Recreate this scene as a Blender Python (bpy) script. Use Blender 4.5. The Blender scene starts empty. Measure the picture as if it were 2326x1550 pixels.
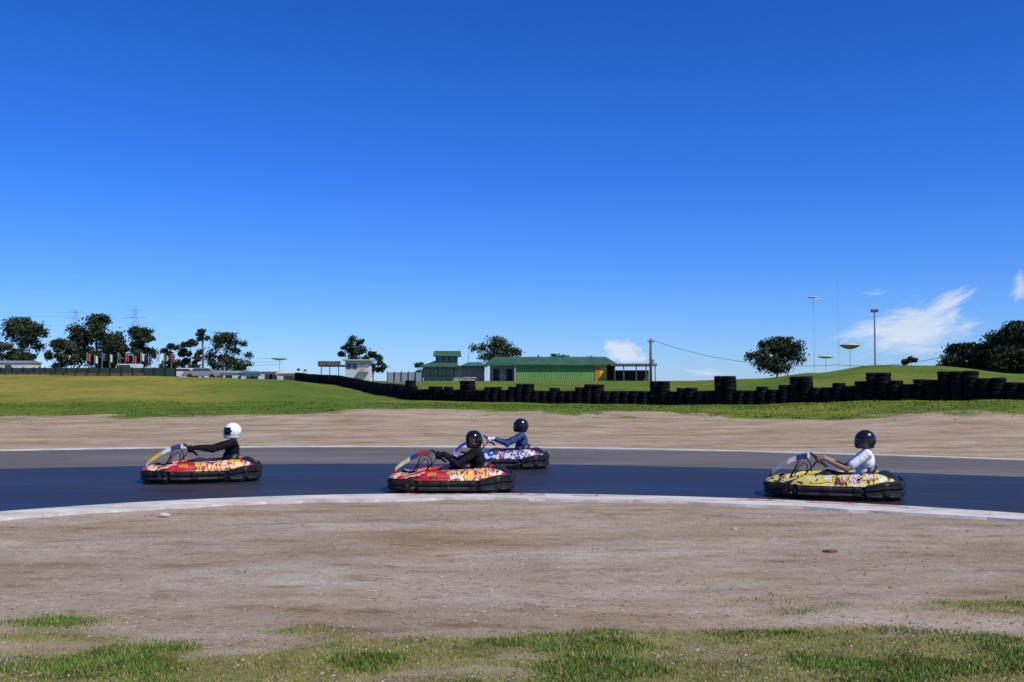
import bpy, bmesh, math, random
import numpy as np
from mathutils import Vector, Matrix, noise
R=math.radians
S=bpy.context.scene
COL=S.collection
F=2261.4; H=1.7; TH=math.atan(95/F)
def P(px,py,Y):
    xc=(px-1163)/F; yc=(775-py)/F
    d=Vector((xc, math.cos(TH)-yc*math.sin(TH), math.sin(TH)+yc*math.cos(TH)))
    d*=Y/d.y
    return Vector((d.x,d.y,d.z+H))
def G(px,py,z=0):
    xc=(px-1163)/F; yc=(775-py)/F
    d=Vector((xc, math.cos(TH)-yc*math.sin(TH), math.sin(TH)+yc*math.cos(TH)))
    d*=(z-H)/d.z
    return Vector((d.x,d.y,z))
def sm(a,b,v):
    t=max(0,min(1,(v-a)/(b-a))); return t*t*(3-2*t)
def fbm(x,y,s,o=3,seed=0.0):
    return noise.fractal(Vector((x*s+seed,y*s-seed,seed)),0.9,2.1,o)

# ---------------------------------------------------------------- materials
def mat(name,c,rough=.6,metal=0,spec=.5,var=0,scale=5,bump=0,bscale=40,coat=0):
    m=bpy.data.materials.new(name); m.use_nodes=True; nt=m.node_tree; b=nt.nodes['Principled BSDF']
    b.inputs['Base Color'].default_value=(*c,1); b.inputs['Roughness'].default_value=rough
    b.inputs['Metallic'].default_value=metal; b.inputs['Specular IOR Level'].default_value=spec
    b.inputs['Coat Weight'].default_value=coat
    tc=nt.nodes.new('ShaderNodeTexCoord')
    if var:
        n=nt.nodes.new('ShaderNodeTexNoise'); n.inputs['Scale'].default_value=scale; n.inputs['Detail'].default_value=5
        r=nt.nodes.new('ShaderNodeValToRGB'); r.color_ramp.elements[0].position=.3; r.color_ramp.elements[1].position=.7
        r.color_ramp.elements[0].color=(*[x*(1-var) for x in c],1); r.color_ramp.elements[1].color=(*[min(1,x*(1+var)) for x in c],1)
        nt.links.new(tc.outputs['Object'],n.inputs['Vector']); nt.links.new(n.outputs['Fac'],r.inputs['Fac']); nt.links.new(r.outputs['Color'],b.inputs['Base Color'])
    if bump:
        n=nt.nodes.new('ShaderNodeTexNoise'); n.inputs['Scale'].default_value=bscale; n.inputs['Detail'].default_value=4
        bp=nt.nodes.new('ShaderNodeBump'); bp.inputs['Strength'].default_value=bump; bp.inputs['Distance'].default_value=.02
        nt.links.new(tc.outputs['Object'],n.inputs['Vector']); nt.links.new(n.outputs['Fac'],bp.inputs['Height']); nt.links.new(bp.outputs['Normal'],b.inputs['Normal'])
    return m
M={}
M['black']=mat('black_plastic',(.009,.009,.011),.6,var=.5,scale=7,bump=.2,bscale=18,spec=.35)
M['rubber']=mat('rubber',(.012,.012,.013),.8,var=.5,scale=6,spec=.25)
M['tyre']=mat('old_tyre_rubber',(.006,.006,.008),.85,var=.6,scale=1.5,spec=.12)
M['tyre_paint']=mat('tyre_worn',(.011,.010,.012),.85,var=.4,scale=2,spec=.12)
M['steel']=mat('steel',(.35,.35,.36),.35,1,var=.2,scale=20)
M['dark_steel']=mat('dark_steel',(.03,.03,.035),.5,.5,var=.3,scale=20)
M['chrome']=mat('pale_tube',(.6,.6,.62),.25,1)
M['seat']=mat('seat_shell',(.02,.02,.022),.45,var=.2,scale=10)
M['red']=mat('red_fairing',(.47,.015,.012),.4,var=.3,scale=7,coat=.15)
M['yellow']=mat('yellow_fairing',(.60,.50,.085),.42,var=.2,scale=7,coat=.15)
M['blue']=mat('blue_fairing',(.015,.045,.32),.4,var=.3,scale=7,coat=.15)
M['white']=mat('white_decal',(.60,.59,.56),.45,var=.18,scale=9)
M['cream']=mat('cream_decal',(.64,.55,.28),.45,var=.2,scale=9)
M['gold']=mat('gold_decal',(.66,.40,.03),.45,var=.2,scale=9)
M['dark_red']=mat('dark_red_decal',(.33,.012,.015),.45,var=.2,scale=9)
M['navy']=mat('navy_decal',(.02,.03,.16),.45,var=.2,scale=9)
M['grey_decal']=mat('grey_decal',(.3,.3,.33),.45,var=.2,scale=9)
M['ink']=mat('black_decal',(.02,.02,.025),.45,var=.2,scale=9)
M['helmet_white']=mat('helmet_white',(.8,.8,.8),.15,coat=.8,var=.03,scale=6)
M['helmet_black']=mat('helmet_black',(.007,.007,.009),.18,coat=.4,var=.1,scale=6)
M['visor']=mat('visor',(.006,.006,.008),.12,spec=.5,var=.1)
M['skin']=mat('skin',(.38,.21,.15),.55,var=.15,scale=12)
M['skin2']=mat('skin_tan',(.30,.16,.11),.55,var=.12,scale=12)
M['cloth_black']=mat('black_cloth',(.009,.009,.012),.9,var=.4,scale=14,bump=.7,bscale=14,spec=.15)
M['cloth_blue']=mat('blue_denim_cloth',(.030,.068,.18),.85,var=.4,scale=14,bump=.7,bscale=14,spec=.2)
M['cloth_white']=mat('white_cotton',(.72,.73,.76),.85,var=.08,scale=14,bump=.6,bscale=12,spec=.2)
M['trousers']=mat('dark_trousers',(.02,.022,.035),.85,var=.3,scale=14,bump=.4,bscale=18,spec=.2)
M['eye']=mat('eye',(.5,.5,.5),.2,var=.05)
M['iris']=mat('iris',(.03,.02,.015),.2,var=.05)
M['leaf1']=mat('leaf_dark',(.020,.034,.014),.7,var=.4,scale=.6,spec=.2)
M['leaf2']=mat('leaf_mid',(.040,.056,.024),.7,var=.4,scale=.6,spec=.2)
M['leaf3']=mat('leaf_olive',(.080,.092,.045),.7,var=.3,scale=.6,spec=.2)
M['bark']=mat('bark',(.14,.11,.085),.9,var=.4,scale=2,bump=.5,bscale=8)
M['roof_green']=mat('green_roof_sheet',(.035,.10,.05),.6,var=.25,scale=.6,spec=.3)
M['wall_green']=mat('green_wall_sheet',(.12,.27,.07),.6,var=.15,scale=.5)
M['teal']=mat('teal_fascia',(.03,.12,.10),.6,var=.15,scale=.6)
M['wall_white']=mat('white_wall',(.55,.56,.56),.7,var=.1,scale=.6)
M['wall_cream']=mat('cream_wall',(.34,.32,.28),.7,var=.15,scale=.6)
M['glass']=mat('dark_glass',(.02,.03,.035),.1,var=.2,scale=.5,spec=.7)
M['shade']=mat('dark_interior',(.035,.035,.035),.9,var=.3,scale=.6)
M['yellow_panel']=mat('yellow_panel',(.75,.42,.01),.5,var=.1,scale=.6)
M['orange_panel']=mat('orange_panel',(.55,.16,.01),.5,var=.1,scale=.6)
M['pole']=mat('weathered_pole',(.10,.085,.07),.85,var=.3,scale=2)
M['galv']=mat('galvanised_steel',(.30,.34,.38),.5,.3,var=.15,scale=2)
M['haze_tinted_steel']=mat('haze_tinted_steel',(.26,.39,.55),.7,0,var=.1,scale=2)  # blue distance haze painted into the steel colour
M['wire']=mat('cable',(.05,.06,.07),.6,var=.1)
M['fence_green']=mat('dark_green_mesh',(.012,.035,.03),.8,var=.3,scale=.4)
M['rail']=mat('brown_rail',(.12,.06,.04),.8,var=.3,scale=.8)
M['canopy']=mat('pale_canopy',(.50,.50,.36),.6,var=.1,scale=2)
M['canopy_under']=mat('olive_canopy',(.24,.24,.07),.8,var=.2,scale=2)
M['car_white']=mat('car_white',(.6,.61,.62),.3,coat=.5,var=.04)
M['car_grey']=mat('car_grey',(.2,.21,.23),.3,coat=.5,var=.08)
M['flag_red']=mat('flag_red',(.35,.06,.07),.8,var=.25); M['flag_blue']=mat('flag_blue',(.05,.08,.25),.8,var=.25)
M['flag_white']=mat('flag_white',(.5,.5,.52),.8,var=.15); M['flag_green']=mat('flag_green',(.05,.14,.07),.8,var=.25)
M['blade_green']=mat('grass_blade_green',(.10,.19,.022),.7,var=.35,scale=3,spec=.15)
M['blade_dark']=mat('grass_blade_dark',(.07,.12,.02),.7,var=.35,scale=3,spec=.15)
M['blade_dry']=mat('grass_blade_dry',(.34,.27,.12),.8,var=.3,scale=3,spec=.15)
M['turf_a']=mat('far_turf_green',(.08,.145,.014),.8,var=.3,scale=1,spec=.15)
M['turf_b']=mat('far_turf_mid',(.06,.105,.012),.8,var=.3,scale=1,spec=.15)
M['turf_c']=mat('far_turf_yellow',(.16,.165,.035),.8,var=.3,scale=1,spec=.15)
M['stone1']=mat('stone_grey',(.32,.28,.23),.9,var=.3,scale=8); M['stone2']=mat('stone_dark',(.15,.125,.10),.9,var=.3,scale=8); M['stone3']=mat('stone_pale',(.46,.42,.36),.9,var=.2,scale=8)
M['scrap']=mat('red_brown_scrap',(.13,.03,.025),.8,var=.4,scale=20)

# ---------------------------------------------------------------- mesh builder
class MB:
    def __init__(s): s.v=[]; s.f=[]; s.m=[]
    def add(s,vs,fs,mi=0):
        o=len(s.v); s.v+= [tuple(v) for v in vs]
        for f in fs: s.f.append(tuple(o+i for i in f)); s.m.append(mi)
    def box(s,x0,x1,y0,y1,z0,z1,mi=0):
        s.add([(x0,y0,z0),(x1,y0,z0),(x1,y1,z0),(x0,y1,z0),(x0,y0,z1),(x1,y0,z1),(x1,y1,z1),(x0,y1,z1)],
              [(0,3,2,1),(4,5,6,7),(0,1,5,4),(1,2,6,5),(2,3,7,6),(3,0,4,7)],mi)
    def rings(s,rings,mi=0,cap=True,closed=True,mif=None):
        n=len(rings[0]); o=len(s.v)
        for r in rings: s.v+=[tuple(v) for v in r]
        for i in range(len(rings)-1):
            for j in range(n if closed else n-1):
                k=(j+1)%n
                s.f.append((o+i*n+j,o+i*n+k,o+(i+1)*n+k,o+(i+1)*n+j)); s.m.append(mif(i,j) if mif else mi)
        if cap and closed:
            s.f.append(tuple(o+j for j in reversed(range(n)))); s.m.append(mi)
            s.f.append(tuple(o+(len(rings)-1)*n+j for j in range(n))); s.m.append(mi)
    def tube(s,pts,r,n=8,mi=0,cap=True):
        pts=[Vector(p) for p in pts]; rs=r if isinstance(r,(list,tuple)) else [r]*len(pts)
        rings=[]; up=None
        for i,p in enumerate(pts):
            t=(pts[min(i+1,len(pts)-1)]-pts[max(i-1,0)]).normalized()
            if up is None:
                up=Vector((0,0,1)) if abs(t.z)<.9 else Vector((1,0,0))
            a=t.cross(up).normalized(); b=a.cross(t).normalized(); up=b
            rings.append([p+(a*math.cos(2*math.pi*k/n)+b*math.sin(2*math.pi*k/n))*rs[i] for k in range(n)])
        s.rings(rings,mi,cap)
    def lathe(s,c,axis,prof,n=24,mi=0,closed_prof=True):
        c=Vector(c); ax=Vector(axis).normalized(); u=ax.orthogonal().normalized(); w=ax.cross(u)
        rings=[[c+ax*h+(u*math.cos(2*math.pi*k/n)+w*math.sin(2*math.pi*k/n))*r for (r,h) in prof] for k in range(n)]
        rings.append(rings[0])
        s.rings(rings,mi,False,closed_prof)
    def ell(s,c,r,n=12,m=8,mi=0,rot=None):
        c=Vector(c); rings=[]
        for i in range(m+1):
            ph=-math.pi/2+math.pi*min(max(i,0.02),m-.02)/m
            ring=[]
            for k in range(n):
                a=2*math.pi*k/n
                v=Vector((r[0]*math.cos(ph)*math.cos(a),r[1]*math.cos(ph)*math.sin(a),r[2]*math.sin(ph)))
                if rot: v=rot@v
                ring.append(c+v)
            rings.append(ring)
        s.rings(rings,mi,True)
    def cap(s,a,b,ra,rb,n=12):
        a=Vector(a); b=Vector(b); t=(b-a); L=t.length
        if L<1e-6: s.ell(a,(ra,)*3,n,8); return
        t/=L; pts=[];rs=[]
        for q in (-1,-.85,-.5,0): pts.append(a+t*ra*q*.999); rs.append(ra*math.sqrt(max(1e-3,1-q*q)))
        for q in (0,.5,.85,1): pts.append(b+t*rb*q*.999); rs.append(rb*math.sqrt(max(1e-3,1-q*q)))
        s.tube(pts,rs,n)
    def build(s,name,mats,parent=None,smooth=False,clean=False):
        me=bpy.data.meshes.new(name); me.from_pydata(s.v,[],s.f)
        if not isinstance(mats,(list,tuple)): mats=[mats]
        for m in mats: me.materials.append(m)
        me.polygons.foreach_set('material_index',s.m)
        if smooth: me.polygons.foreach_set('use_smooth',[True]*len(s.f))
        me.update()
        o=bpy.data.objects.new(name,me); COL.objects.link(o)
        if parent: o.parent=parent
        return o
def fixn(o):
    bm=bmesh.new(); bm.from_mesh(o.data); bmesh.ops.recalc_face_normals(bm,faces=bm.faces); bm.to_mesh(o.data); bm.free(); return o
def bev(o,w=.01,seg=2):
    m=o.modifiers.new('b','BEVEL'); m.width=w; m.segments=seg; m.limit_method='ANGLE'; m.angle_limit=R(40); return o
def tag(o,label,cat,group=None):
    o['label']=label; o['category']=cat
    if group: o['group']=group
    return o
def empty(name,loc,rz=0):
    o=bpy.data.objects.new(name,None); COL.objects.link(o); o.location=loc; o.rotation_euler=(0,0,rz); o.empty_display_size=.2; return o
def struct(o): o['kind']='structure'; return o

# ---------------------------------------------------------------- terrain
def zz(py,Y): return H-(py-870)/F*Y
cols={
-500:[(24,0),(32,.12),(40,.3),(44,.36),(56,.7),(70,1.4),(90,2.5),(115,2.3),(150,2.1)],
0:[(24,0),(32,.1),(40,.25),(44,zz(940,44)),(56,zz(913,56)),(70,zz(883,70)),(90,zz(850,90)),(115,2.25),(150,2.1)],
300:[(25,0),(32,.1),(40,.25),(44,zz(939,44)),(56,zz(913,56)),(70,zz(884,70)),(90,zz(853,90)),(115,2.25),(150,2.1)],
480:[(25,0),(32,.1),(40,.25),(44,zz(937,44)),(56,zz(914,56)),(70,zz(886,70)),(90,zz(856,90)),(115,2.2),(150,2.1)],
640:[(25,0),(32,.1),(40,.27),(44,zz(934,44)),(56,zz(912,56)),(70,zz(886,70)),(90,zz(863,90)),(115,2.0),(150,2.1)],
740:[(25,0),(32,.1),(40,.3),(44,zz(931,44)),(56,zz(914,56)),(70,zz(894,70)),(90,zz(877,90)),(102,zz(873,102)),(125,1.9),(150,2.0)],
860:[(25,0),(32,.12),(40,.36),(44,zz(928,44)),(56,zz(914,56)),(70,zz(904,70)),(80,zz(897,80)),(95,1.2),(115,1.7),(150,2)],
950:[(25,0),(32,.12),(40,.36),(44,zz(927,44)),(56,zz(914,56)),(68,zz(907,68)),(90,1.15),(115,1.75),(150,2)],
1163:[(26,0),(32,.1),(40,.32),(44,zz(930,44)),(62,zz(912,62)),(90,zz(882,90)),(115,zz(868,115)),(150,2.0)],
1500:[(26,0),(32,.1),(40,.3),(44,zz(933,44)),(56,zz(918,56)),(75,zz(893,75)),(100,zz(870,100)),(115,1.85),(150,2.0)],
1700:[(25,0),(31,.12),(38,.34),(44,zz(931,44)),(53,zz(918,53)),(70,zz(886,70)),(88,zz(862,88)),(115,2.1),(150,2)],
1850:[(25,0),(31,.15),(38,.42),(44,zz(924,44)),(51,zz(912,51)),(70,zz(868,70)),(85,zz(846,85)),(110,2.3),(150,2)],
2000:[(24,0),(30,.15),(37,.45),(42,zz(919,42)),(48,zz(908,48)),(70,zz(850,70)),(85,zz(828,85)),(110,2.6),(150,2)],
2120:[(23,0),(29,.15),(36,.5),(41,zz(917,41)),(46,zz(907,46)),(70,zz(850,70)),(85,zz(828,85)),(110,2.6),(150,2)],
2326:[(22,0),(28,.15),(34,.5),(39,zz(913,39)),(43,zz(905,43)),(70,zz(864,70)),(85,zz(848,85)),(110,2.4),(150,2)],
2900:[(22,0),(28,.15),(34,.5),(39,1.0),(43,1.1),(70,1.9),(85,2.3),(110,2.2),(150,2)]}
ck=sorted(cols); YS=np.arange(0,160,1.0)
tab=[]
for k in ck:
    a=np.interp(YS,[p[0] for p in cols[k]],[p[1] for p in cols[k]])
    ap=np.pad(a,2,mode='edge'); a=(ap[:-4]+2*ap[1:-3]+3*ap[2:-2]+2*ap[3:-1]+ap[4:])/9
    tab.append(a.tolist())
import bisect
def terrain0(x,y):
    if y<18: return 0.0
    px=1163+F*x/y; px=min(max(px,ck[0]),ck[-1]-.01)
    i=bisect.bisect_right(ck,px)-1; i=min(max(i,0),len(ck)-2)
    t=(px-ck[i])/(ck[i+1]-ck[i]); t=t*t*(3-2*t)
    yy=min(y,158); j=int(yy); ty=yy-j
    a=tab[i][j]*(1-ty)+tab[i][j+1]*ty; b=tab[i+1][j]*(1-ty)+tab[i+1][j+1]*ty
    return a*(1-t)+b*t
def terrain(x,y):
    z=terrain0(x,y)-.03
    if y<20: z+=.012*fbm(x,y,.9,3,3.1)
    k=sm(28,34,y)*(1-sm(44,50,y))
    if k>0: z+=k*(.14*fbm(x,y,.16,2,7.7)+.035*fbm(x*1.2,y,.9,3,1.7))
    k2=sm(46,55,y)*(1-sm(130,170,y))
    if k2>0: z+=k2*.10*fbm(x,y,.15,3,5.5)
    return z
def near_grass(x,y):
    if y>11 or y<-20: return 0.0
    xx=max(0,x)
    e=1-sm(5.9,8.2+.40*xx,y)
    if e<=0: return 0.0
    n=fbm(x*.8,y*1.6,1.0,4,2.2)
    return max(0,min(1,(e*1.15-.34+n*.85)*1.35))
def far_grass(x,y):
    px=1163+F*x/max(y,15)
    b=np.interp(px,[0,700,860,1000,1163,1500,1700,2000,2326],[42,43,45,45.5,44.5,43.5,40.5,38.5,35])
    n=fbm(x,y*.8,.25,4,4.4)*3.0+fbm(x,y,1.1,2,1.4)*1.2
    g=sm(b-2.2,b+2.2,y+n)
    spk=max(0,fbm(x,y*1.2,.7,3,6.3)-.35)*1.6*sm(b-9,b-2,y)
    return max(0,min(1,g+spk))
def rng_grow(a,stop,step,g):
    out=[a]
    while out[-1]<stop: out.append(out[-1]+step); step*=g
    return out
xs=list(np.arange(0,9,.2)); xs+=rng_grow(9,48,.55,1.0)[0:]; xs+=rng_grow(xs[-1]+1,3500,1.2,1.13)
xs=sorted(set([round(float(-v),3) for v in xs]+[round(float(v),3) for v in xs]))
ys=[-60,-45,-30,-20,-12,-8,-5,-2,0,1.5,3,4]+list(np.arange(4.4,11.2,.13))+list(np.arange(11.4,27,.6))+list(np.arange(27,60,.4))+list(np.arange(60,130,1.1))+rng_grow(131,4500,2,1.15)
ys=[float(v) for v in ys]
nx=len(xs); verts=[];ca=[]
for y in ys:
    for x in xs:
        verts.append((x,y,terrain(x,y)))
        px=1163+F*x/max(y,15)
        if y<20: g=near_grass(x,y)*.8; yel=.45; warm=.3+.6*max(0,min(1,fbm(x,y*2,.35,3,8.8)+.1)); nr=1
        else:
            g=far_grass(x,y) if 33<y<55 else (1 if y>=55 else 0); warm=.75; nr=0
            pt=1-sm(380,640,px)
            yel=pt*sm(50,62,y)*(.62+.5*fbm(x,y,.12,3,9.9)) + .45*max(0,fbm(x,y,.1,3,3.3))+.10
            if px>1400 and y<52: yel+=.08
        ca.append((g,max(0,min(1,yel)),min(1,warm),nr))
faces=[(j*nx+i,j*nx+i+1,(j+1)*nx+i+1,(j+1)*nx+i) for j in range(len(ys)-1) for i in range(nx-1)]
me=bpy.data.meshes.new('ground'); me.from_pydata(verts,[],faces)
at=me.color_attributes.new('mask','FLOAT_COLOR','POINT'); at.data.foreach_set('color',[c for q in ca for c in q])
me.polygons.foreach_set('use_smooth',[True]*len(faces))
ground=bpy.data.objects.new('ground',me); COL.objects.link(ground); struct(ground)
def N(nt,t,**k):
    n=nt.nodes.new(t)
    for a,b in k.items(): setattr(n,a,b)
    return n
def ramp(nt,fac,stops):
    r=N(nt,'ShaderNodeValToRGB'); e=r.color_ramp.elements
    while len(e)<len(stops): e.new(.5)
    for i,(p,c) in enumerate(stops):
        e[i].position=p; e[i].color=(*c,1) if len(c)==3 else c
    nt.links.new(fac,r.inputs['Fac']); return r.outputs['Color']
def noi(nt,vec,scale,detail=6,rough=.6,sc=(1,1,1)):
    mp=N(nt,'ShaderNodeMapping'); mp.inputs['Scale'].default_value=sc; nt.links.new(vec,mp.inputs['Vector'])
    n=N(nt,'ShaderNodeTexNoise'); n.inputs['Scale'].default_value=scale; n.inputs['Detail'].default_value=detail; n.inputs['Roughness'].default_value=rough
    nt.links.new(mp.outputs['Vector'],n.inputs['Vector']); return n.outputs['Fac']
def mix(nt,fac,a,b,mode='MIX'):
    m=N(nt,'ShaderNodeMix',data_type='RGBA',blend_type=mode)
    for s,v in ((m.inputs[0],fac),(m.inputs[6],a),(m.inputs[7],b)):
        if isinstance(v,(int,float)): s.default_value=v
        elif isinstance(v,tuple): s.default_value=(*v,1)
        else: nt.links.new(v,s)
    return m.outputs[2]
def math_(nt,op,a,b=None,c=None):
    m=N(nt,'ShaderNodeMath',operation=op)
    for i,v in enumerate((a,b,c)):
        if v is None: continue
        if isinstance(v,(int,float)): m.inputs[i].default_value=v
        else: nt.links.new(v,m.inputs[i])
    return m.outputs[0]
gm=bpy.data.materials.new('ground_mix'); gm.use_nodes=True; nt=gm.node_tree; B=nt.nodes['Principled BSDF']
geo=N(nt,'ShaderNodeNewGeometry').outputs['Position']
att=N(nt,'ShaderNodeVertexColor',layer_name='mask'); sep=N(nt,'ShaderNodeSeparateColor'); nt.links.new(att.outputs['Color'],sep.inputs[0])
big=noi(nt,geo,.35,5,.6,(.8,2.2,1)); mid=noi(nt,geo,2.2,6,.7,(.6,1.5,1)); fine=noi(nt,geo,20,5,.75,(.8,1,1)); grit=noi(nt,geo,90,3,.7)
d1=ramp(nt,big,[(.3,(.275,.212,.142)),(.5,(.36,.305,.235)),(.7,(.44,.395,.33))])
d2=ramp(nt,big,[(.3,(.285,.185,.10)),(.5,(.38,.28,.18)),(.7,(.46,.375,.275))])
dirt=mix(nt,sep.outputs[2],d1,d2)
dirt=mix(nt,.9,dirt,ramp(nt,mid,[(.29,(.50,.42,.33)),(.45,(.93,.90,.86)),(.6,(1.05,1.05,1.05)),(.75,(1.22,1.22,1.22))]),'MULTIPLY')
dirt=mix(nt,.9,dirt,ramp(nt,fine,[(.28,(.42,.38,.34)),(.45,(.93,.93,.93)),(.6,(1.05,1.05,1.05)),(.75,(1.4,1.4,1.4))]),'MULTIPLY')
dirt=mix(nt,.6,dirt,ramp(nt,grit,[(.3,(.5,.5,.5)),(.5,(1,1,1)),(.7,(1.45,1.45,1.45))]),'MULTIPLY')
g1=ramp(nt,noi(nt,geo,.3,7,.75),[(.3,(.040,.078,.008)),(.5,(.078,.142,.012)),(.7,(.13,.185,.02))])
g2=ramp(nt,noi(nt,geo,.3,7,.75),[(.3,(.13,.14,.02)),(.5,(.28,.235,.04)),(.7,(.20,.21,.03))])
grass=mix(nt,sep.outputs[1],g1,g2)
grass=mix(nt,math_(nt,'MULTIPLY',att.outputs['Alpha'],.5),grass,(.26,.215,.10))
grass=mix(nt,.8,grass,ramp(nt,noi(nt,geo,6,5,.75),[(.3,(.45,.5,.4)),(.5,(1,1,1)),(.72,(1.4,1.35,1.2))]),'MULTIPLY')
grass=mix(nt,.7,grass,ramp(nt,noi(nt,geo,1.3,5,.7),[(.3,(.6,.62,.5)),(.5,(1,1,1)),(.72,(1.25,1.15,1.0))]),'MULTIPLY')
gf=math_(nt,'ADD',sep.outputs[0],math_(nt,'MULTIPLY',math_(nt,'SUBTRACT',mid,.5),.7))
gf=math_(nt,'ADD',gf,math_(nt,'MULTIPLY',math_(nt,'SUBTRACT',fine,.5),.6))
gf=ramp(nt,gf,[(.32,(0,0,0)),(.72,(1,1,1))])
nt.links.new(mix(nt,gf,dirt,grass),B.inputs['Base Color']); B.inputs['Roughness'].default_value=.95; B.inputs['Specular IOR Level'].default_value=.1
bp=N(nt,'ShaderNodeBump'); bp.inputs['Strength'].default_value=.9; bp.inputs['Distance'].default_value=.04
nt.links.new(math_(nt,'ADD',math_(nt,'MULTIPLY',fine,.6),math_(nt,'ADD',math_(nt,'MULTIPLY',grit,.2),math_(nt,'MULTIPLY',mid,.8))),bp.inputs['Height']); nt.links.new(bp.outputs['Normal'],B.inputs['Normal'])
me.materials.append(gm)

# ---------------------------------------------------------------- track
def edge(pts,deg):
    g=[G(*p) for p in pts]; X=np.array([p.x for p in g]); Yv=np.array([p.y for p in g]); c=np.polyfit(X,Yv,deg); d=np.polyder(c)
    lo,hi=X.min(),X.max()
    def f(x):
        if x<lo: return float(np.polyval(c,lo)+np.polyval(d,lo)*(x-lo))
        if x>hi: return float(np.polyval(c,hi)+np.polyval(d,hi)*(x-hi))
        return float(np.polyval(c,x))
    return f
near=edge([(0,1164),(300,1143),(600,1130),(900,1123),(1163,1123),(1500,1128),(1800,1138),(2100,1154),(2326,1168)],4)
far=edge([(0,1025),(300,1020),(600,1017),(1100,1017),(1600,1025),(2100,1040),(2326,1047)],3)
lane=edge([(0,1066),(300,1060),(700,1055),(1163,1054),(1500,1060),(1900,1071),(2326,1084)],3)
TX=[round(float(v),3) for v in np.arange(-45,45.01,.25)]
def strip(name,fa,fb,z,m,nseg=1,thick=0,kind=True):
    mb=MB(); rows=[]
    for x in TX:
        a=fa(x); b=fb(x)
        if thick: rows.append([(x,a,z-thick),(x,a+.012,z),(x,b-.012,z),(x,b,z-thick)])
        else: rows.append([(x,a+(b-a)*k/nseg,z) for k in range(nseg+1)])
    n=len(rows[0]); o=0
    for r in rows: mb.v+=r
    for i in range(len(rows)-1):
        for j in range(n-1): mb.f.append((i*n+j,(i+1)*n+j,(i+1)*n+j+1,i*n+j+1)); mb.m.append(0)
    ob=mb.build(name,m); 
    if kind: struct(ob)
    return ob
def asphalt(name,c0,c1,rough0,rough1,dust):
    m=bpy.data.materials.new(name); m.use_nodes=True; nt=m.node_tree; B=nt.nodes['Principled BSDF']
    geo=N(nt,'ShaderNodeNewGeometry').outputs['Position']
    a=noi(nt,geo,.8,6,.65,(.16,2.4,1)); b=noi(nt,geo,70,3,.7); c=noi(nt,geo,.3,4,.6,(.3,1,1))
    col=ramp(nt,a,[(.32,c0),(.68,c1)])
    col=mix(nt,.6,col,ramp(nt,b,[(.3,(.5,.5,.5)),(.5,(1,1,1)),(.7,(1.5,1.5,1.5))]),'MULTIPLY')
    col=mix(nt,math_(nt,'MULTIPLY',ramp(nt,c,[(.5,(0,0,0)),(.75,(1,1,1))]),dust),col,(.22,.19,.16))
    nt.links.new(col,B.inputs['Base Color'])
    nt.links.new(ramp(nt,a,[(.32,(rough0,)*3),(.68,(rough1,)*3)]),B.inputs['Roughness'])
    B.inputs['Specular IOR Level'].default_value=.5
    bp=N(nt,'ShaderNodeBump'); bp.inputs['Strength'].default_value=.25; bp.inputs['Distance'].default_value=.006
    nt.links.new(b,bp.inputs['Height']); nt.links.new(bp.outputs['Normal'],B.inputs['Normal'])
    return m
strip('racetrack',near,far,0,asphalt('old_asphalt',(.080,.070,.060),(.12,.105,.09),.88,.96,.6),4)
strip('racing_line',lambda x:near(x)+.05,lambda x:lane(x)+.12*noise.noise(Vector((x*.5,1,0))),.005,asphalt('dark_asphalt',(.007,.008,.012),(.024,.022,.026),.36,.66,.10),4)
def kerbmat(name):
    m=bpy.data.materials.new(name); m.use_nodes=True; nt=m.node_tree; B=nt.nodes['Principled BSDF']
    geo=N(nt,'ShaderNodeNewGeometry').outputs['Position']
    a=noi(nt,geo,1.6,7,.75,(.6,2,1)); b=noi(nt,geo,40,4,.7)
    col=ramp(nt,a,[(.30,(.34,.285,.22)),(.44,(.47,.43,.375)),(.56,(.60,.57,.52)),(.72,(.70,.68,.64))])
    col=mix(nt,.7,col,ramp(nt,b,[(.3,(.65,.65,.65)),(.5,(1,1,1))]),'MULTIPLY')
    nt.links.new(col,B.inputs['Base Color']); B.inputs['Roughness'].default_value=.9; B.inputs['Specular IOR Level'].default_value=.2
    return m
KM=kerbmat('pale_concrete')
def kw(x): return .60+.30*min(1.6,abs(x)/8)+.14*noise.noise(Vector((x*.7,0,0)))+.09*noise.noise(Vector((x*2.6,0,0)))
strip('kerb',lambda x:near(x)-kw(x),lambda x:near(x)+.04,.008,KM,thick=.06)
strip('far_kerb',lambda x:far(x)-.02,lambda x:far(x)+.36+.08*noise.noise(Vector((x*.8,3,0))),.02,KM,thick=.07)
def redpaint():
    m=bpy.data.materials.new('worn_red_paint'); m.use_nodes=True; nt=m.node_tree; B=nt.nodes['Principled BSDF']
    geo=N(nt,'ShaderNodeNewGeometry').outputs['Position']
    a=noi(nt,geo,5,6,.75)
    nt.links.new(ramp(nt,a,[(.42,(.45,.13,.09)),(.55,(.55,.48,.42))]),B.inputs['Base Color']); B.inputs['Roughness'].default_value=.8
    return m
RP=redpaint()
for (a,b) in ((-1.75,-.75),(-.35,.5),(.9,1.3),(3.3,3.9),(4.2,5.4)):
    mb=MB(); X=np.linspace(a,b,12)
    for x in X: mb.v+=[(x,near(x)-.20,.0125),(x,near(x)+.0,.0125)]
    for i in range(11): mb.f.append((2*i,2*i+2,2*i+3,2*i+1)); mb.m.append(0)
    struct(mb.build('kerb_paint',RP))

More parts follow.
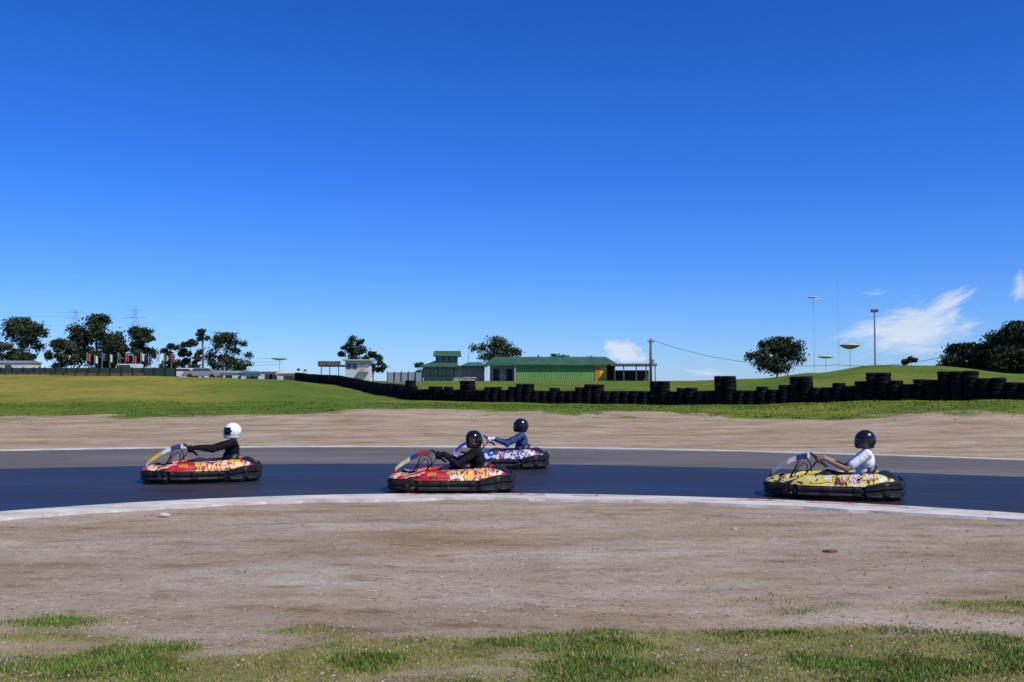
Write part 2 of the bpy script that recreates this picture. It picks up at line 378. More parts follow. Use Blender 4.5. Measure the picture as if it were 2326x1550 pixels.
# ---------------------------------------------------------------- foreground grass, gravel
rd=random.Random(5)
def blades(name,n,region,mask,hmin,hmax,w,label,wt,ms,lushseed=31.0):
    mb=MB(); cnt=0; tries=0
    while cnt<n and tries<n*8:
        tries+=1
        y=region[2]+(region[3]-region[2])*rd.random(); x=(rd.random()*2-1)*(region[0]+region[1]*y)
        g=mask(x,y)
        if rd.random()>g*g*1.1: continue
        lush=sm(-.02,.38,fbm(x*.8,y*1.3,1.3,2,lushseed))
        if rd.random()>.35+.65*lush: continue
        cnt+=1; z=terrain(x,y)-.005; h=hmin+(hmax-hmin)*rd.random()*(.3+.35*g+.75*lush); a=rd.random()*6.28; l=rd.random()*.8*h; b=rd.random()*6.28
        dx,dy=math.cos(a)*w/2,math.sin(a)*w/2
        lx,ly=math.cos(b)*l,math.sin(b)*l
        mi=rd.choices((0,1,2),(wt[0]*(.25+2.8*lush),wt[1]*(.4+lush),wt[2]))[0]
        mb.add([(x-dx,y-dy,z),(x+dx,y+dy,z),(x+dx*.7+lx*.4,y+dy*.7+ly*.4,z+h*.6),(x-dx*.7+lx*.4,y-dy*.7+ly*.4,z+h*.6),(x+lx,y+ly,z+h)],[(0,1,2,3),(3,2,4)],mi)
    o=mb.build(name,[M[q] for q in ms]); o['kind']='stuff'; return tag(o,label,'grass')
blades('grass',85000,(.6,.56,4.8,11),near_grass,.008,.036,.0065,'patchy green and straw coloured grass growing through the gravel in the foreground',(1.9,1.3,1.5),('blade_green','blade_dark','blade_dry'))
def fg(x,y):
    return far_grass(x,y) if y>33 else 0
blades('grass',22000,(2,.56,33,56),fg,.02,.07,.05,'short rough grass beyond the bare dirt in front of the tyre wall',(2,1.5,.7),('turf_a','turf_b','turf_c'))
mb=MB(); octf=[(0,2,4),(2,1,4),(1,3,4),(3,0,4),(2,0,5),(1,2,5),(3,1,5),(0,3,5)]
cnt=0
while cnt<24000:
    y=5+8.5*rd.random()**1.2; x=(rd.random()*2-1)*(.6+.56*y)
    if y>near(x)-.9: continue
    if fbm(x,y*2,.8,3,12.0)<rd.random()*.8-.55: continue
    cnt+=1; s=.003+.009*rd.random()**4; z=terrain(x,y)+s*.2; a=rd.random()*3.14; c_,s_=math.cos(a)*s,math.sin(a)*s; e=.5+rd.random()
    mb.add([(x+c_*1.2,y+s_*1.2,z),(x-c_*1.1,y-s_*1.1,z),(x-s_*e,y+c_*e,z),(x+s_*e,y-c_*e,z+s*.2),(x+s*.2*rd.random(),y,z+s*.7),(x,y,z-s)],octf,rd.choices((0,1,2),(6,3,2))[0])
o=mb.build('gravel',[M['stone1'],M['stone2'],M['stone3']]); o['kind']='stuff'; tag(o,'loose grey brown gravel scattered over the dirt in the foreground','gravel')
def lump(name,c,r,m,seed,label,cat,flat=.5):
    bm=bmesh.new(); bmesh.ops.create_icosphere(bm,subdivisions=3,radius=1)
    for v in bm.verts:
        k=1+.35*noise.noise(v.co*1.7+Vector((seed,0,0)))
        v.co=Vector((v.co.x*r[0]*k,v.co.y*r[1]*k,v.co.z*r[2]*k))
    me=bpy.data.meshes.new(name); bm.to_mesh(me); bm.free(); me.materials.append(m)
    o=bpy.data.objects.new(name,me); COL.objects.link(o); o.location=c; tag(o,label,cat); return o
g=G(1885,1248); lump('bark_scrap',(g.x,g.y,terrain(g.x,g.y)+.008),(.085,.05,.014),M['scrap'],3,'flat red brown scrap lying on the gravel at the right','debris')
g=G(372,1170); lump('stone',(g.x,g.y,terrain(g.x,g.y)+.02),(.08,.05,.03),M['stone3'],8,'pale flat stone lying beside the near kerb on the left','stone')
g=G(1668,1198); lump('stone',(g.x,g.y,terrain(g.x,g.y)+.01),(.04,.03,.022),M['stone1'],5,'small grey stone on the gravel right of the middle kart','stone')

# ---------------------------------------------------------------- kart
def outline(n=480):
    pts=[]
    for i in range(n):
        t=2*math.pi*i/n; c,s=math.cos(t),math.sin(t)
        x=math.copysign(abs(c)**.50,c); y=.66*math.copysign(abs(s)**.46,s)
        y*=1-.20*sm(-.25,-1,x) -.06*sm(.5,1,x)
        pts.append(Vector((x,y,0)))
    L=[0]
    for i in range(n): L.append(L[-1]+(pts[(i+1)%n]-pts[i]).length)
    out=[];j=0
    for k in range(n):
        d=L[-1]*k/n
        while L[j+1]<d: j+=1
        t=(d-L[j])/max(1e-9,L[j+1]-L[j]); out.append(pts[j%n].lerp(pts[(j+1)%n],t))
    return out
OUT=outline(); NO=len(OUT)
ONR=[]
for i in range(NO):
    t=(OUT[(i+2)%NO]-OUT[i-2]).normalized(); ONR.append(Vector((t.y,-t.x,0)))
def idx(cond):
    ok=[cond(p) for p in OUT]
    s=next(i for i in range(NO) if ok[i] and not ok[i-1]); r=[]
    while ok[s%NO]: r.append(s%NO); s+=1
    return r
def bumper(parent,name,ids,sec,m,taper=3,period=30,depth=.016,zlift=None):
    mb=MB(); rings=[]
    for q,i in enumerate(ids):
        e=min(q,len(ids)-1-q); k=min(1,.80+.20*e/taper)
        ph=(q%period)/period; rec=sm(.08,.2,ph)*(1-sm(.8,.92,ph))
        zl=zlift(OUT[i].x) if zlift else 1
        rings.append([(*(OUT[i]+ONR[i]*(o-.03*(1-k)*5*(1 if o>-.05 else 0)-(depth*rec if .08<z<.2 and o>-.05 else 0))).to_2d(),.13+(z*(zl if z>.1 else 1)-.13)*k) for o,z in sec])
    mb.rings(rings,0,True,True)
    o=fixn(mb.build(name,m,parent,True)); mod=o.modifiers.new('e','EDGE_SPLIT'); mod.split_angle=R(32); return o
SEC=[(-.12,.05),(-.05,.04),(-.012,.06),(-.002,.075),(-.004,.105),(-.03,.118),(-.03,.130),(.0,.142),(.0,.175),(-.012,.192),(-.05,.205),(-.12,.21)]
SEC2=[(-.12,.05),(-.05,.035),(-.008,.055),(.006,.075),(.006,.105),(-.018,.118),(-.018,.132),(.012,.144),(.012,.19),(.0,.207),(-.04,.225),(-.12,.23)]
HX=[-1.0,-.88,-.7,-.5,-.25,0,.25,.5,.7,.85,.93,1.0]; HZ=[.22,.25,.29,.325,.335,.34,.352,.37,.37,.34,.305,.26]
rs=random.Random(23)
STRK=[]
x=-.02
while x<.48:   # brush lettering, unreadable in the photo
    w=.028+.03*rs.random(); lo=.15+.15*rs.random(); hi=.5+.3*rs.random(); kind=rs.choice('abcd')
    if kind=='a': STRK+=[(x,lo,x+.015,hi,.007,1),(x+.015,hi,x+w,hi-.05,.006,1),(x+w,hi-.05,x+w*.8,.45,.007,1)]
    if kind=='b': STRK+=[(x+.012,lo,x+.022,hi,.008,1),(x+.01,.45,x+w,.5,.005,1),(x+w,.5,x+w*.7,lo,.007,1)]
    if kind=='c': STRK+=[(x+w,hi,x,.6,.007,1),(x,.6,x+.01,lo,.007,1),(x+.01,lo,x+w,lo+.08,.006,1)]
    if kind=='d': STRK+=[(x,hi-.1,x+w*.6,lo,.007,1),(x+w*.6,lo,x+w+.01,hi+.05,.008,1)]
    x+=w+.016
STRK+=[(.50,.85,.60,.90,.010,1),(.60,.90,.54,.15,.009,1)]
for k in range(6): STRK.append((-.38+.026*k,.42,-.373+.026*k+.006*rs.random(),.58+.06*rs.random(),.006,2))
STRK+=[(-.72,.15,-.45,.75,.010,3),(-.78,.1,-.56,.62,.008,2),(.72,.1,.88,.9,.022,3),(.64,.2,.80,.98,.010,2),(.80,.0,.96,.7,.014,4),(-.15,.97,.30,.98,.008,3),(-.34,.15,-.05,.25,.008,4)]
def liv(x,t,seed=0,heavy=0):
    x+=.014*noise.noise(Vector((x*14,t*3,seed))); t+=.12*noise.noise(Vector((x*11,t*2.5,seed+5)))
    best=0
    for (x0,t0,x1,t1,w,c) in STRK:
        if x<(x0 if x0<x1 else x1)-w or x>(x1 if x0<x1 else x0)+w: continue
        ay=t0*.2; dx=x1-x0; dy=t1*.2-ay; q=((x-x0)*dx+(t*.2-ay)*dy)/(dx*dx+dy*dy); q=0 if q<0 else 1 if q>1 else q
        a=x-x0-dx*q; b=t*.2-ay-dy*q
        if a*a+b*b<w*w:
            if c==1: return 1
            best=best or c
    if best==0:
        n=noise.noise(Vector((x*9,t*2.2,4+seed)))+.45*noise.noise(Vector((x*22,t*5,8+seed)))
        if -.12<x<.66 and n>.16-heavy: return 2
        if -.05<x<.9 and n<-.34+heavy: return 3
        n2=noise.noise(Vector((x*10,t*3,14+seed)))
        if n2<-.42+heavy: return 4
        if x<-.5 and n2>.22: return 3
    return best
def side_fairing(parent,mats,sy,seed,heavy):
    ids=idx(lambda p:p.y*sy>0.05 and -.88<p.x<.955)
    if OUT[ids[0]].x>OUT[ids[-1]].x: ids=ids[::-1]
    mb=MB(); rows=[]; T=26; info=[]
    pts=[]
    for a,b in zip(ids[:-1],ids[1:]):
        for q in (0,.5): pts.append((OUT[a].lerp(OUT[b],q),ONR[a].lerp(ONR[b],q)))
    for p,nr in pts:
        hh=float(np.interp(p.x,HX,HZ)); row=[]
        base=.202+.035*sm(.45,.8,p.x)+.02*sm(-.5,-.8,p.x)
        for j in range(T+1):
            t=j/T
            if t<.55: q=t/.55; o=-.028-.06*q; z=base+(hh-base)*.74*q
            else: q=(t-.55)/.45; o=-.088-.17*q; z=base+(hh-base)*(.74+.26*math.sin(q*math.pi/2))
            row.append((p.x+nr.x*o,p.y+nr.y*o,z))
        row.append((row[-1][0]-nr.x*.01,row[-1][1]-nr.y*.01,hh-.09))
        rows.append(row); info.append(p.x)
    mb.rings(rows,0,False,False,mif=lambda i,j:liv(info[i],j/T,seed,heavy) if j<T else 0)
    o=mb.build('side_pod',mats,parent,True); o.modifiers.new('e','EDGE_SPLIT').split_angle=R(25)
    s=o.modifiers.new('s','SOLIDIFY'); s.thickness=.006; s.offset=-1 
    return o
def make_kart(px_c,py_front_bottom,yaw,colors,label,seed=0,heavy=0):
    base,a1,a2,a3,a4,nas=colors
    c=G(px_c,py_front_bottom); Yc=c.y+.64
    x=(px_c-1163)/F*Yc
    t=empty('go_kart',(x,Yc,.006),yaw); tag(t,label,'go-kart','go-karts racing to the left along the track')
    mats=[M[q] for q in (base,a1,a2,a3,a4)]
    fr=idx(lambda p:p.x<-.56); 
    bumper(t,'front_bumper',fr,SEC2,M['black'],period=37,zlift=lambda x:1-.08*sm(-.7,-1,x))
    for sy in (-1,1):
        ids=idx(lambda p:p.y*sy>.3 and -.545<p.x<.40); bumper(t,'side_bumper',ids,SEC,M['black'],period=37)
    ids=[i for i in list(range(NO-200,NO))+list(range(0,200)) if OUT[i].x>.415]
    bumper(t,'rear_bumper',ids,[(o,z*1.0+.008) for o,z in SEC2],M['black'],period=26,depth=.022,zlift=lambda x:1+.20*sm(.45,.75,x))
    side_fairing(t,mats,-1,seed,heavy); side_fairing(t,mats,1,seed,heavy)
    ids=idx(lambda p:p.x<-.76); rows=[];info=[]
    for i in ids:
        p=OUT[i];nr=ONR[i]; rows.append([(p.x+nr.x*(-.02-.20*(j/12)**1.2),p.y+nr.y*(-.02-.20*(j/12)**1.2),.217+.085*math.sin(j/12*math.pi/2)*(1-.25*abs(p.y))) for j in range(13)]); info.append(p.y)
    mb=MB(); mb.rings(rows,0,False,False,mif=lambda i,j:(4 if abs(info[i])<.1 else (1 if noise.noise(Vector((info[i]*9,j*.27,1+seed)))>.18 else (3 if abs(info[i])>.30 and noise.noise(Vector((info[i]*11,j*.33,7+seed)))>.1 else 0))))
    o=mb.build('nose_fairing',mats,t,True); s=o.modifiers.new('s','SOLIDIFY'); s.thickness=.008; s.offset=0
    cur=[(-.93,.28),(-.885,.345),(-.80,.42),(-.70,.485),(-.60,.54),(-.50,.585),(-.42,.612),(-.36,.622),(-.325,.608)]
    mb=MB(); rings=[]
    dense=[]
    for q in range(len(cur)-1):
        for k in range(4): dense.append(tuple(cur[q][w]+(cur[q+1][w]-cur[q][w])*k/4 for w in (0,1)))
    dense.append(cur[-1])
    for q,(cx,cz) in enumerate(dense):
        u=q/(len(dense)-1); w=.055+.06*math.sin(u*math.pi*.75); th=.014
        rings.append([(cx,-w,cz-th-.035),(cx,-w*.94,cz+.004),(cx-.004,0,cz+.016),(cx,w*.94,cz+.004),(cx,w,cz-th-.035),(cx,0,cz-th)])
    def nm(i,j):
        u=i/len(dense)
        return 0 if u<.12 else 1 if u<.42 else 2 if u<.55 else 3 if u<.82 else 2
    mb.rings(rings,0,True,True,mif=nm)
    o=fixn(mb.build('steering_fairing',[M[q] for q in nas],t,True)); o.modifiers.new('e','EDGE_SPLIT').split_angle=R(50)
    mb=MB()
    for sy in (-1,1): mb.tube([(-.70,sy*.09,.12),(-.56,sy*.1,.36),(-.46,sy*.1,.56)],.013,8)
    mb.tube([(-.46,-.1,.56),(-.38,-.06,.60),(-.38,.06,.60),(-.46,.1,.56)],.012,8)
    mb.build('fairing_bracket',M['dark_steel'],t,True)
    ax=Vector((.66,0,.75)).normalized(); wc=Vector((-.20,0,.535))
    mb=MB(); mb.lathe(wc,ax,[(.15+.015*math.cos(k*math.pi/4),.013*math.sin(k*math.pi/4)) for k in range(8)],28)
    upv=Vector((-ax.z,0,ax.x))
    for d in (Vector((0,1,0)),Vector((0,-1,0)),-upv): mb.tube([wc-ax*.02,wc+d*.147],.009,8)
    mb.lathe(wc-ax*.012,ax,[(.001,-.015),(.035,-.015),(.035,.012),(.001,.012)],16)
    w=mb.build('steering_wheel',M['rubber'],t,True)
    mb=MB(); mb.tube([wc-ax*.02,wc-ax*.54],.012,8); mb.build('steering_column',M['dark_steel'],w,True)
    mb=MB(); rows=[]
    sp=[(.06,.16,.15),(.12,.085,.17),(.28,.075,.18),(.42,.12,.185),(.52,.24,.19),(.59,.36,.19),(.63,.45,.17)]
    for (sx,sz,sw) in sp:
        row=[]
        for k in range(-6,7):
            u=k/6; lift=.17*abs(u)**3 if sx<.5 else .0
            fwd=.13*abs(u)**3 if sx>=.4 else 0
            row.append((sx-fwd,sw*math.sin(u*math.pi/2)*1.08,sz+lift))
        rows.append(row)
    mb.rings(rows,0,False,False); o=mb.build('seat',M['seat'],t,True); s=o.modifiers.new('s','SOLIDIFY'); s.thickness=.014; s.offset=0
    mb=MB()
    for sy in (-1,1):
        mb.tube([(-.86,sy*.2,.1),(-.6,sy*.32,.075),(0,sy*.36,.07),(.5,sy*.34,.07),(.86,sy*.34,.12)],.016,8)
        mb.tube([(-.4,sy*.36,.08),(-.35,sy*.54,.11),(.3,sy*.54,.11),(.36,sy*.36,.08)],.011,8)
    for xx in (-.72,-.3,.1,.55): mb.tube([(xx,-.34,.072),(xx,.34,.072)],.014,8)
    mb.tube([(.86,-.34,.12),(.86,.34,.12)],.016,8); mb.tube([(-.86,-.2,.1),(-.86,.2,.1)],.016,8)
    mb.build('chassis_frame',M['dark_steel'],t,True)
    mb=MB(); mb.box(-.84,.04,-.3,.3,.04,.046); mb.build('floor_tray',M['dark_steel'],t)
    mb=MB(); mb.tube([(.62,-.5,.14),(.62,.5,.14)],.02,12); mb.build('rear_axle',M['steel'],t,True)
    for sy in (-1,1):
        mb=MB(); mb.tube([(-.72,sy*.13,.07),(-.68,sy*.13,.22)],.008,6); mb.box(-.70,-.685,sy*.13-.035,sy*.13+.035,.19,.27)
        mb.build('pedal',M['steel'],t)
    mb=MB(); mb.box(-.42,-.22,-.12,.12,.06,.2); o=mb.build('fuel_tank',M['black'],t); bev(o,.02,3)
    mb=MB(); mb.box(.14,.46,.33,.55,.09,.33); o=mb.build('engine',M['steel'],t); bev(o,.015,2)
    mb=MB(); mb.tube([(.46,.45,.22),(.6,.44,.3),(.78,.35,.3),(.88,.2,.27)],.03,10); mb.build('exhaust',M['steel'],t,True)
    mb=MB(); rings=[]
    for q in range(13):
        u=q/12; xx=.60+.34*u; hz=.28+.095*math.sin(min(1,u*1.1)*math.pi)**.7 if u<.92 else .27
        hw=.40*(1-.1*u)
        rings.append([(xx,-hw,.2),(xx,-hw,hz-.03),(xx,-hw*.86,hz),(xx,0,hz+.012),(xx,hw*.86,hz),(xx,hw,hz-.03),(xx,hw,.2)])
    mb.rings(rings,0,True,True); o=fixn(mb.build('rear_cover',M['black'],t,True)); o.modifiers.new('e','EDGE_SPLIT').split_angle=R(35)
    mb=MB()
    for k in range(5): mb.box(.945,.965,-.3,.3,.215+.02*k,.222+.02*k)
    mb.build('rear_grille',M['rubber'],o)
    for (wx,wy,r,w,st) in ((-.60,-.49,.13,.12,.06),(-.60,.49,.13,.12,.06),(.62,-.50,.138,.19,0),(.62,.50,.138,.19,0)):
        mb=MB(); mb.lathe((wx,wy,r),(st,1,0),[(r*.52,-w/2+.01),(r*.8,-w/2),(r*.96,-w/2+.015),(r,-w/4),(r,w/4),(r*.96,w/2-.015),(r*.8,w/2),(r*.52,w/2-.01)],28)
        ty=mb.build('wheel',M['rubber'],t,True)
        mb=MB(); mb.lathe((wx,wy,r),(st,1,0),[(.015,-w/2+.03),(r*.5,-w/2+.02),(r*.53,-w/2+.012),(r*.53,w/2-.012),(r*.5,w/2-.02),(.015,w/2-.03)],20)
        mb.build('rim',M['chrome'],ty,True)
    mb=MB(); mb.tube([(-.55,-.22,.3),(-.5,-.24,.42),(-.42,-.2,.5),(-.36,-.14,.47),(-.38,-.1,.36)],.009,6)
    mb.build('cable_loop',M['rubber'],t,True)
    mb=MB(); mb.tube([(-.30,-.16,.36),(-.32,-.2,.5),(-.38,-.17,.57),(-.43,-.1,.55)],.009,6)
    mb.build('cable_loop',M['rubber'],t,True)
    return t
# ---------------------------------------------------------------- driver
def blob(name,mb,voxel,m,parent,it=4,fac=.5):
    o=mb.build(name,m,None,True)
    r=o.modifiers.new('r','REMESH'); r.mode='VOXEL'; r.voxel_size=voxel; r.use_smooth_shade=True
    if it:
        s=o.modifiers.new('s','SMOOTH'); s.iterations=it; s.factor=fac
    dg=bpy.context.evaluated_depsgraph_get(); nm=bpy.data.meshes.new_from_object(o.evaluated_get(dg))
    old=o.data; o.modifiers.clear(); o.data=nm; bpy.data.meshes.remove(old); nm.name=name
    if not nm.materials: nm.materials.append(m)
    nm.polygons.foreach_set('use_smooth',[True]*len(nm.polygons))
    o.parent=parent; return o
def wrinkle(o,amp=.006):
    for v in o.data.vertices:
        n=noise.noise(v.co*16+Vector((3,1,2)))+.6*noise.noise(v.co*34)
        v.co+=v.normal*(n*amp)
    o.data.update()
def make_driver(kart,label,hx,hz,yaw,top,topmat,glovemat,helmat,skinm,visor_open=False,elb=(.17,.25,.53),sleeve=.62):
    t=empty('person',kart.location,kart.rotation_euler.z); tag(t,label,'person','helmeted kart drivers')
    ax=Vector((.66,0,.75)).normalized(); wc=Vector((-.20,0,.535)); up=Vector((-ax.z,0,ax.x))
    pel=Vector((.40,0,.22)); neck=Vector((hx+.015,0,hz-.155)); chest=pel.lerp(neck,.66)+Vector((.02,0,0)); lum=pel.lerp(neck,.3)+Vector((.02,0,0))
    head=Vector((hx,0,hz)); Rm=Matrix.Rotation(yaw,3,'Z')
    body=MB()
    body.ell(pel,(.12,.16,.11),16,10); body.ell(lum,(.10,.135,.14),16,10); body.ell(chest,(.11,.165,.15),16,10)
    body.cap(neck-Vector((0,0,.08)),head-Vector((-.02,0,.06)),.058,.052)
    body.ell(head,(.095,.075,.115),16,12,rot=Rm)
    body.ell(head+Rm@Vector((-.05,0,-.07)),(.045,.05,.04),12,8,rot=Rm)
    body.ell(head+Rm@Vector((-.105,0,-.015)),(.018,.013,.026),8,6,rot=Rm)
    body.ell(head+Rm@Vector((-.086,0,.035)),(.02,.055,.012),8,6,rot=Rm)
    body.ell(head+Rm@Vector((-.094,0,-.062)),(.012,.024,.008),8,6,rot=Rm)
    for sy in (-1,1): body.ell(head+Rm@Vector((.01,sy*.076,-.01)),(.018,.01,.03),8,6,rot=Rm)
    shirt=MB(); glove={}
    shirt.ell(lum,(.125,.16,.16),16,10); shirt.ell(chest,(.128,.185,.165),16,10); shirt.ell(pel+Vector((.01,0,.04)),(.135,.175,.11),16,10); shirt.cap(neck-Vector((0,0,.09)),neck-Vector((0,0,.035)),.075,.066)
    tr=MB()
    shoes=[]
    for sy in (-1,1):
        sh=Vector((neck.x+.0,sy*.185,neck.z-.045)); el=Vector((elb[0],sy*elb[1],elb[2])); grip=wc+Vector((0,sy*.148,0)); outv=Vector((0,sy,0))
        wr=grip+ax*.055+outv*.035+Vector((.04,0,-.008))
        body.cap(chest+Vector((0,sy*.1,.08)),sh,.075,.058); body.cap(sh,el,.052,.042); body.cap(el,wr,.041,.027)
        def fingers(mb_,ex):
            mb_.cap(wr,wr.lerp(grip+outv*.03,.3),.027+ex,.026+ex)
            for q in (-1,0,1): mb_.cap(wr+up*.012*q,grip+outv*.034+ax*.008+up*.024*q,.017+ex,.014+ex,8)
            for k in range(4):
                off=up*(.036-.024*k); rr=.030
                rad=(.0088,.0092,.0088,.0076)[k]+ex; ln=(1,1.1,1.04,.85)[k]
                prev=grip+off+outv*.034+ax*.006
                for a in (35,80,125*1):
                    a=math.radians(a*ln if a>60 else a)
                    nxt=grip+off+(outv*math.cos(a)-ax*math.sin(a))*rr
                    mb_.cap(prev,nxt,rad,rad*.94,8); prev=nxt
                a=math.radians(175*ln); mb_.cap(prev,grip+off+(outv*math.cos(a)-ax*math.sin(a))*(rr-.003),rad*.92,rad*.82,8)
            prev=wr.lerp(grip,.35)+up*.012; 
            for pt in (grip+ax*.030+outv*.02+up*.048,grip+ax*.030-outv*.006+up*.052,grip+ax*.020-outv*.026+up*.045):
                mb_.cap(prev,pt,.012+ex,.010+ex,8); prev=pt
        fingers(body,0)
        if glovemat:
            gm_=MB(); fingers(gm_,.0022); gm_.cap(wr+(el-wr).normalized()*.04,wr,.034,.031); glove[sy]=gm_
        shirt.cap(chest+Vector((0,sy*.1,.085)),sh,.088,.074); 
        if top=='jacket':
            shirt.cap(sh,el,.066,.055); shirt.cap(el,el.lerp(wr,.88),.054,.036)
            for q in range(3): shirt.cap(el.lerp(wr,.1+.25*q),el.lerp(wr,.13+.25*q),.058-.007*q,.057-.007*q)
            shirt.ell(el+Vector((0,0,-.01)),(.06,.055,.06))
        else:
            e2=sh.lerp(el,sleeve); shirt.cap(sh,e2,.071,.064)
        hip=pel+Vector((-.02,sy*.095,-.02)); kn=Vector((-.07,sy*.2,.32)); an=Vector((-.50,sy*.15,.12)); toe=Vector((-.60,sy*.14,.24))
        body.cap(hip,kn,.08,.055); body.cap(kn,an,.055,.036); body.cap(an,toe,.036,.028)
        tr.cap(hip,kn,.092,.068); tr.cap(kn,an.lerp(kn,.1),.066,.052)
        s_=MB(); s_.cap(an+Vector((.03,0,-.03)),an,.046,.046); s_.cap(an+Vector((.02,0,-.04)),toe,.043,.036); shoes.append(s_)
    tr.ell(pel,(.13,.175,.12),16,10)
    blob('body',body,.0055,skinm,t,3)
    wrinkle(blob('jacket' if top=='jacket' else 't_shirt',shirt,.010,topmat,t,5),.005)
    wrinkle(blob('trousers',tr,.012,M['trousers'],t,5),.004)
    for s_ in shoes: blob('shoe',s_,.010,M['cloth_black'],t,4)
    for sy in glove: blob('glove',glove[sy],.0045,glovemat,t,2)
    for sy in (-1,1):
        mb=MB(); c=head+Rm@Vector((-.086,sy*.03,.012)); mb.ell(c,(.012,.013,.011),10,8); e=mb.build('eye',M['eye'],t,True)
        mb=MB(); mb.ell(c+Rm@Vector((-.008,0,0)),(.006,.006,.006),8,6); mb.build('iris',M['iris'],e,True)
    nA,nE=64,40
    def hp(az,el,k=1.0,chin=True):
        d=Vector((-math.cos(el)*math.cos(az),math.cos(el)*math.sin(az),math.sin(el)))
        rx=.152 if d.x<0 else .155; v=Vector((d.x*rx,d.y*.128,d.z*(.150 if d.z>0 else .145)))
        if chin and d.x<0 and d.z<-.12:
            q=sm(-.1,-.6,d.z)*max(0,-d.x); v.x-=.032*q
        if d.z<-.55: v.x*=1+.35*sm(-.55,-.9,d.z); v.y*=1+.3*sm(-.55,-.9,d.z)
        v*=k
        v.z=max(v.z,-.128)
        return head+Rm@v
    mb=MB(); vs=[];idm={}
    Em=[R(-72+162*j/nE) for j in range(nE+1)]
    for j,el in enumerate(Em):
        for i in range(nA): vs.append(hp(-math.pi+2*math.pi*i/nA,el))
    fs=[]
    for j in range(nE):
        for i in range(nA):
            az=-180+360*(i+.5)/nA; el=math.degrees((Em[j]+Em[j+1])/2)
            if abs(az)<66 and -22<el<24: continue
            fs.append((j*nA+i,j*nA+(i+1)%nA,(j+1)*nA+(i+1)%nA,(j+1)*nA+i))
    mb.add(vs,fs)
    o=mb.build('helmet',helmat,t,True)
    bm=bmesh.new(); bm.from_mesh(o.data); bmesh.ops.remove_doubles(bm,verts=bm.verts,dist=.0005); bmesh.ops.recalc_face_normals(bm,faces=bm.faces); bm.to_mesh(o.data); bm.free()
    s=o.modifiers.new('s','SOLIDIFY'); s.thickness=.022; s.offset=-1
    helm=o
    mb=MB()
    if visor_open: rows=[[hp(R(-74+148*i/30),R(14+50*j/12),1.05,chin=False) for i in range(31)] for j in range(13)]
    else: rows=[[hp(R(-74+148*i/30),R(-24+50*j/12),1.02) for i in range(31)] for j in range(13)]
    mb.rings(rows,0,False,False); o=mb.build('visor',M['visor'],helm,True); s=o.modifiers.new('s','SOLIDIFY'); s.thickness=.003; s.offset=0
    for sy in (-1,1):
        mb=MB(); c=hp(sy*R(76),R(2),1.03); nrm=(c-head).normalized(); mb.lathe(c,nrm,[(.001,-.008),(.018,-.008),(.016,.004),(.001,.005)],16)
        mb.build('visor_hinge',M['black'],helm,True)
    mb=MB(); c=hp(0,R(-42),1.012); mb.ell(c,(.005,.028,.006),12,6,rot=Rm)
    mb.build('chin_vent',M['rubber'],helm,True)
    return t
def yawof(px,k=.95): return -math.atan((px-1163)/F)*k
k1=make_kart(463,1100,yawof(463),('red','cream','gold','white','ink',['white','gold','white','navy']),'red go-kart at the far left, driven by the person in the white helmet',1,.02)
k2=make_kart(1026,1124,yawof(1026),('red','cream','gold','white','ink',['dark_red','cream','navy','dark_red']),'red go-kart in the middle, partly hiding the blue kart behind it',2,.02)
k3=make_kart(1134,1068,yawof(1134),('blue','white','cream','dark_red','white',['white','blue','white','navy']),'blue go-kart behind the middle red kart, farthest from the kerb',3,.02)
k4=make_kart(1888,1139,yawof(1888),('yellow','dark_red','white','ink','ink',['dark_red','grey_decal','white','navy']),'yellow go-kart at the right, following the other three',4,.07)
make_driver(k1,'person in a white helmet and black jacket, arms stretched to the steering wheel',.50,.845,R(4),'jacket',M['cloth_black'],M['cloth_black'],M['helmet_white'],M['skin'],elb=(.17,.23,.55))
make_driver(k2,'person in black helmet and black jacket looking towards the camera from a red kart',.36,.79,R(52),'jacket',M['cloth_black'],M['cloth_black'],M['helmet_black'],M['skin2'],visor_open=True,elb=(.10,.29,.42))
make_driver(k3,'person in black helmet and blue jacket with pale gloves driving the blue kart',.44,.83,R(12),'jacket',M['cloth_blue'],M['cloth_white'],M['helmet_black'],M['skin'],elb=(.16,.27,.48))
make_driver(k4,'person in black helmet and white T-shirt with bare forearms driving the yellow kart',.47,.845,R(8),'tshirt',M['cloth_white'],None,M['helmet_black'],M['skin2'],elb=(.19,.27,.42),sleeve=.72)

# ---------------------------------------------------------------- tyre wall
def tyre_mesh():
    mb=MB(); mb.lathe((0,0,.095),(0,0,1),[(.18,-.06),(.2,-.085),(.27,-.098),(.312,-.085),(.32,-.03),(.32,.03),(.312,.085),(.27,.098),(.2,.085),(.18,.06)],20)
    return mb
tm=tyre_mesh(); proto=tm.build('tyre',M['tyre'],None,True); tyA=proto.data; COL.objects.unlink(proto)
tyB=tyA.copy(); tyB.materials.clear(); tyB.materials.append(M['tyre_paint'])
path=[(676,112),(740,103),(800,92),(860,80),(940,68),(1100,62),(1345,58),(1490,56),(1655,53),(1815,51),(1995,48),(2185,45),(2345,43),(2420,42)]
pw=[Vector(((p-1163)/F*Y,Y,0)) for p,Y in path]
samples=[];acc=0
for a,b in zip(pw[:-1],pw[1:]):
    L=(b-a).length; d=acc
    while d<L: samples.append(a.lerp(b,d/L)); d+=.585
    acc=d-L
talls=[(935,7,2),(1065,7,2),(1200,6,2),(1345,6,2),(1490,7,2),(1655,8,2),(1815,7,2),(1995,7,2),(2185,7,3)]
names={935:'leftmost of the tall pairs',1065:'second tall pair from the left',1200:'third and lowest tall pair',1345:'fourth tall pair, left of the wooden pole',1490:'fifth tall pair, below the wooden power pole',1655:'sixth and tallest pair',1815:'seventh pair at the foot of the grass mound',1995:'eighth pair below the twin lamp post',2185:'widest tall group at the right'}
tallset={}
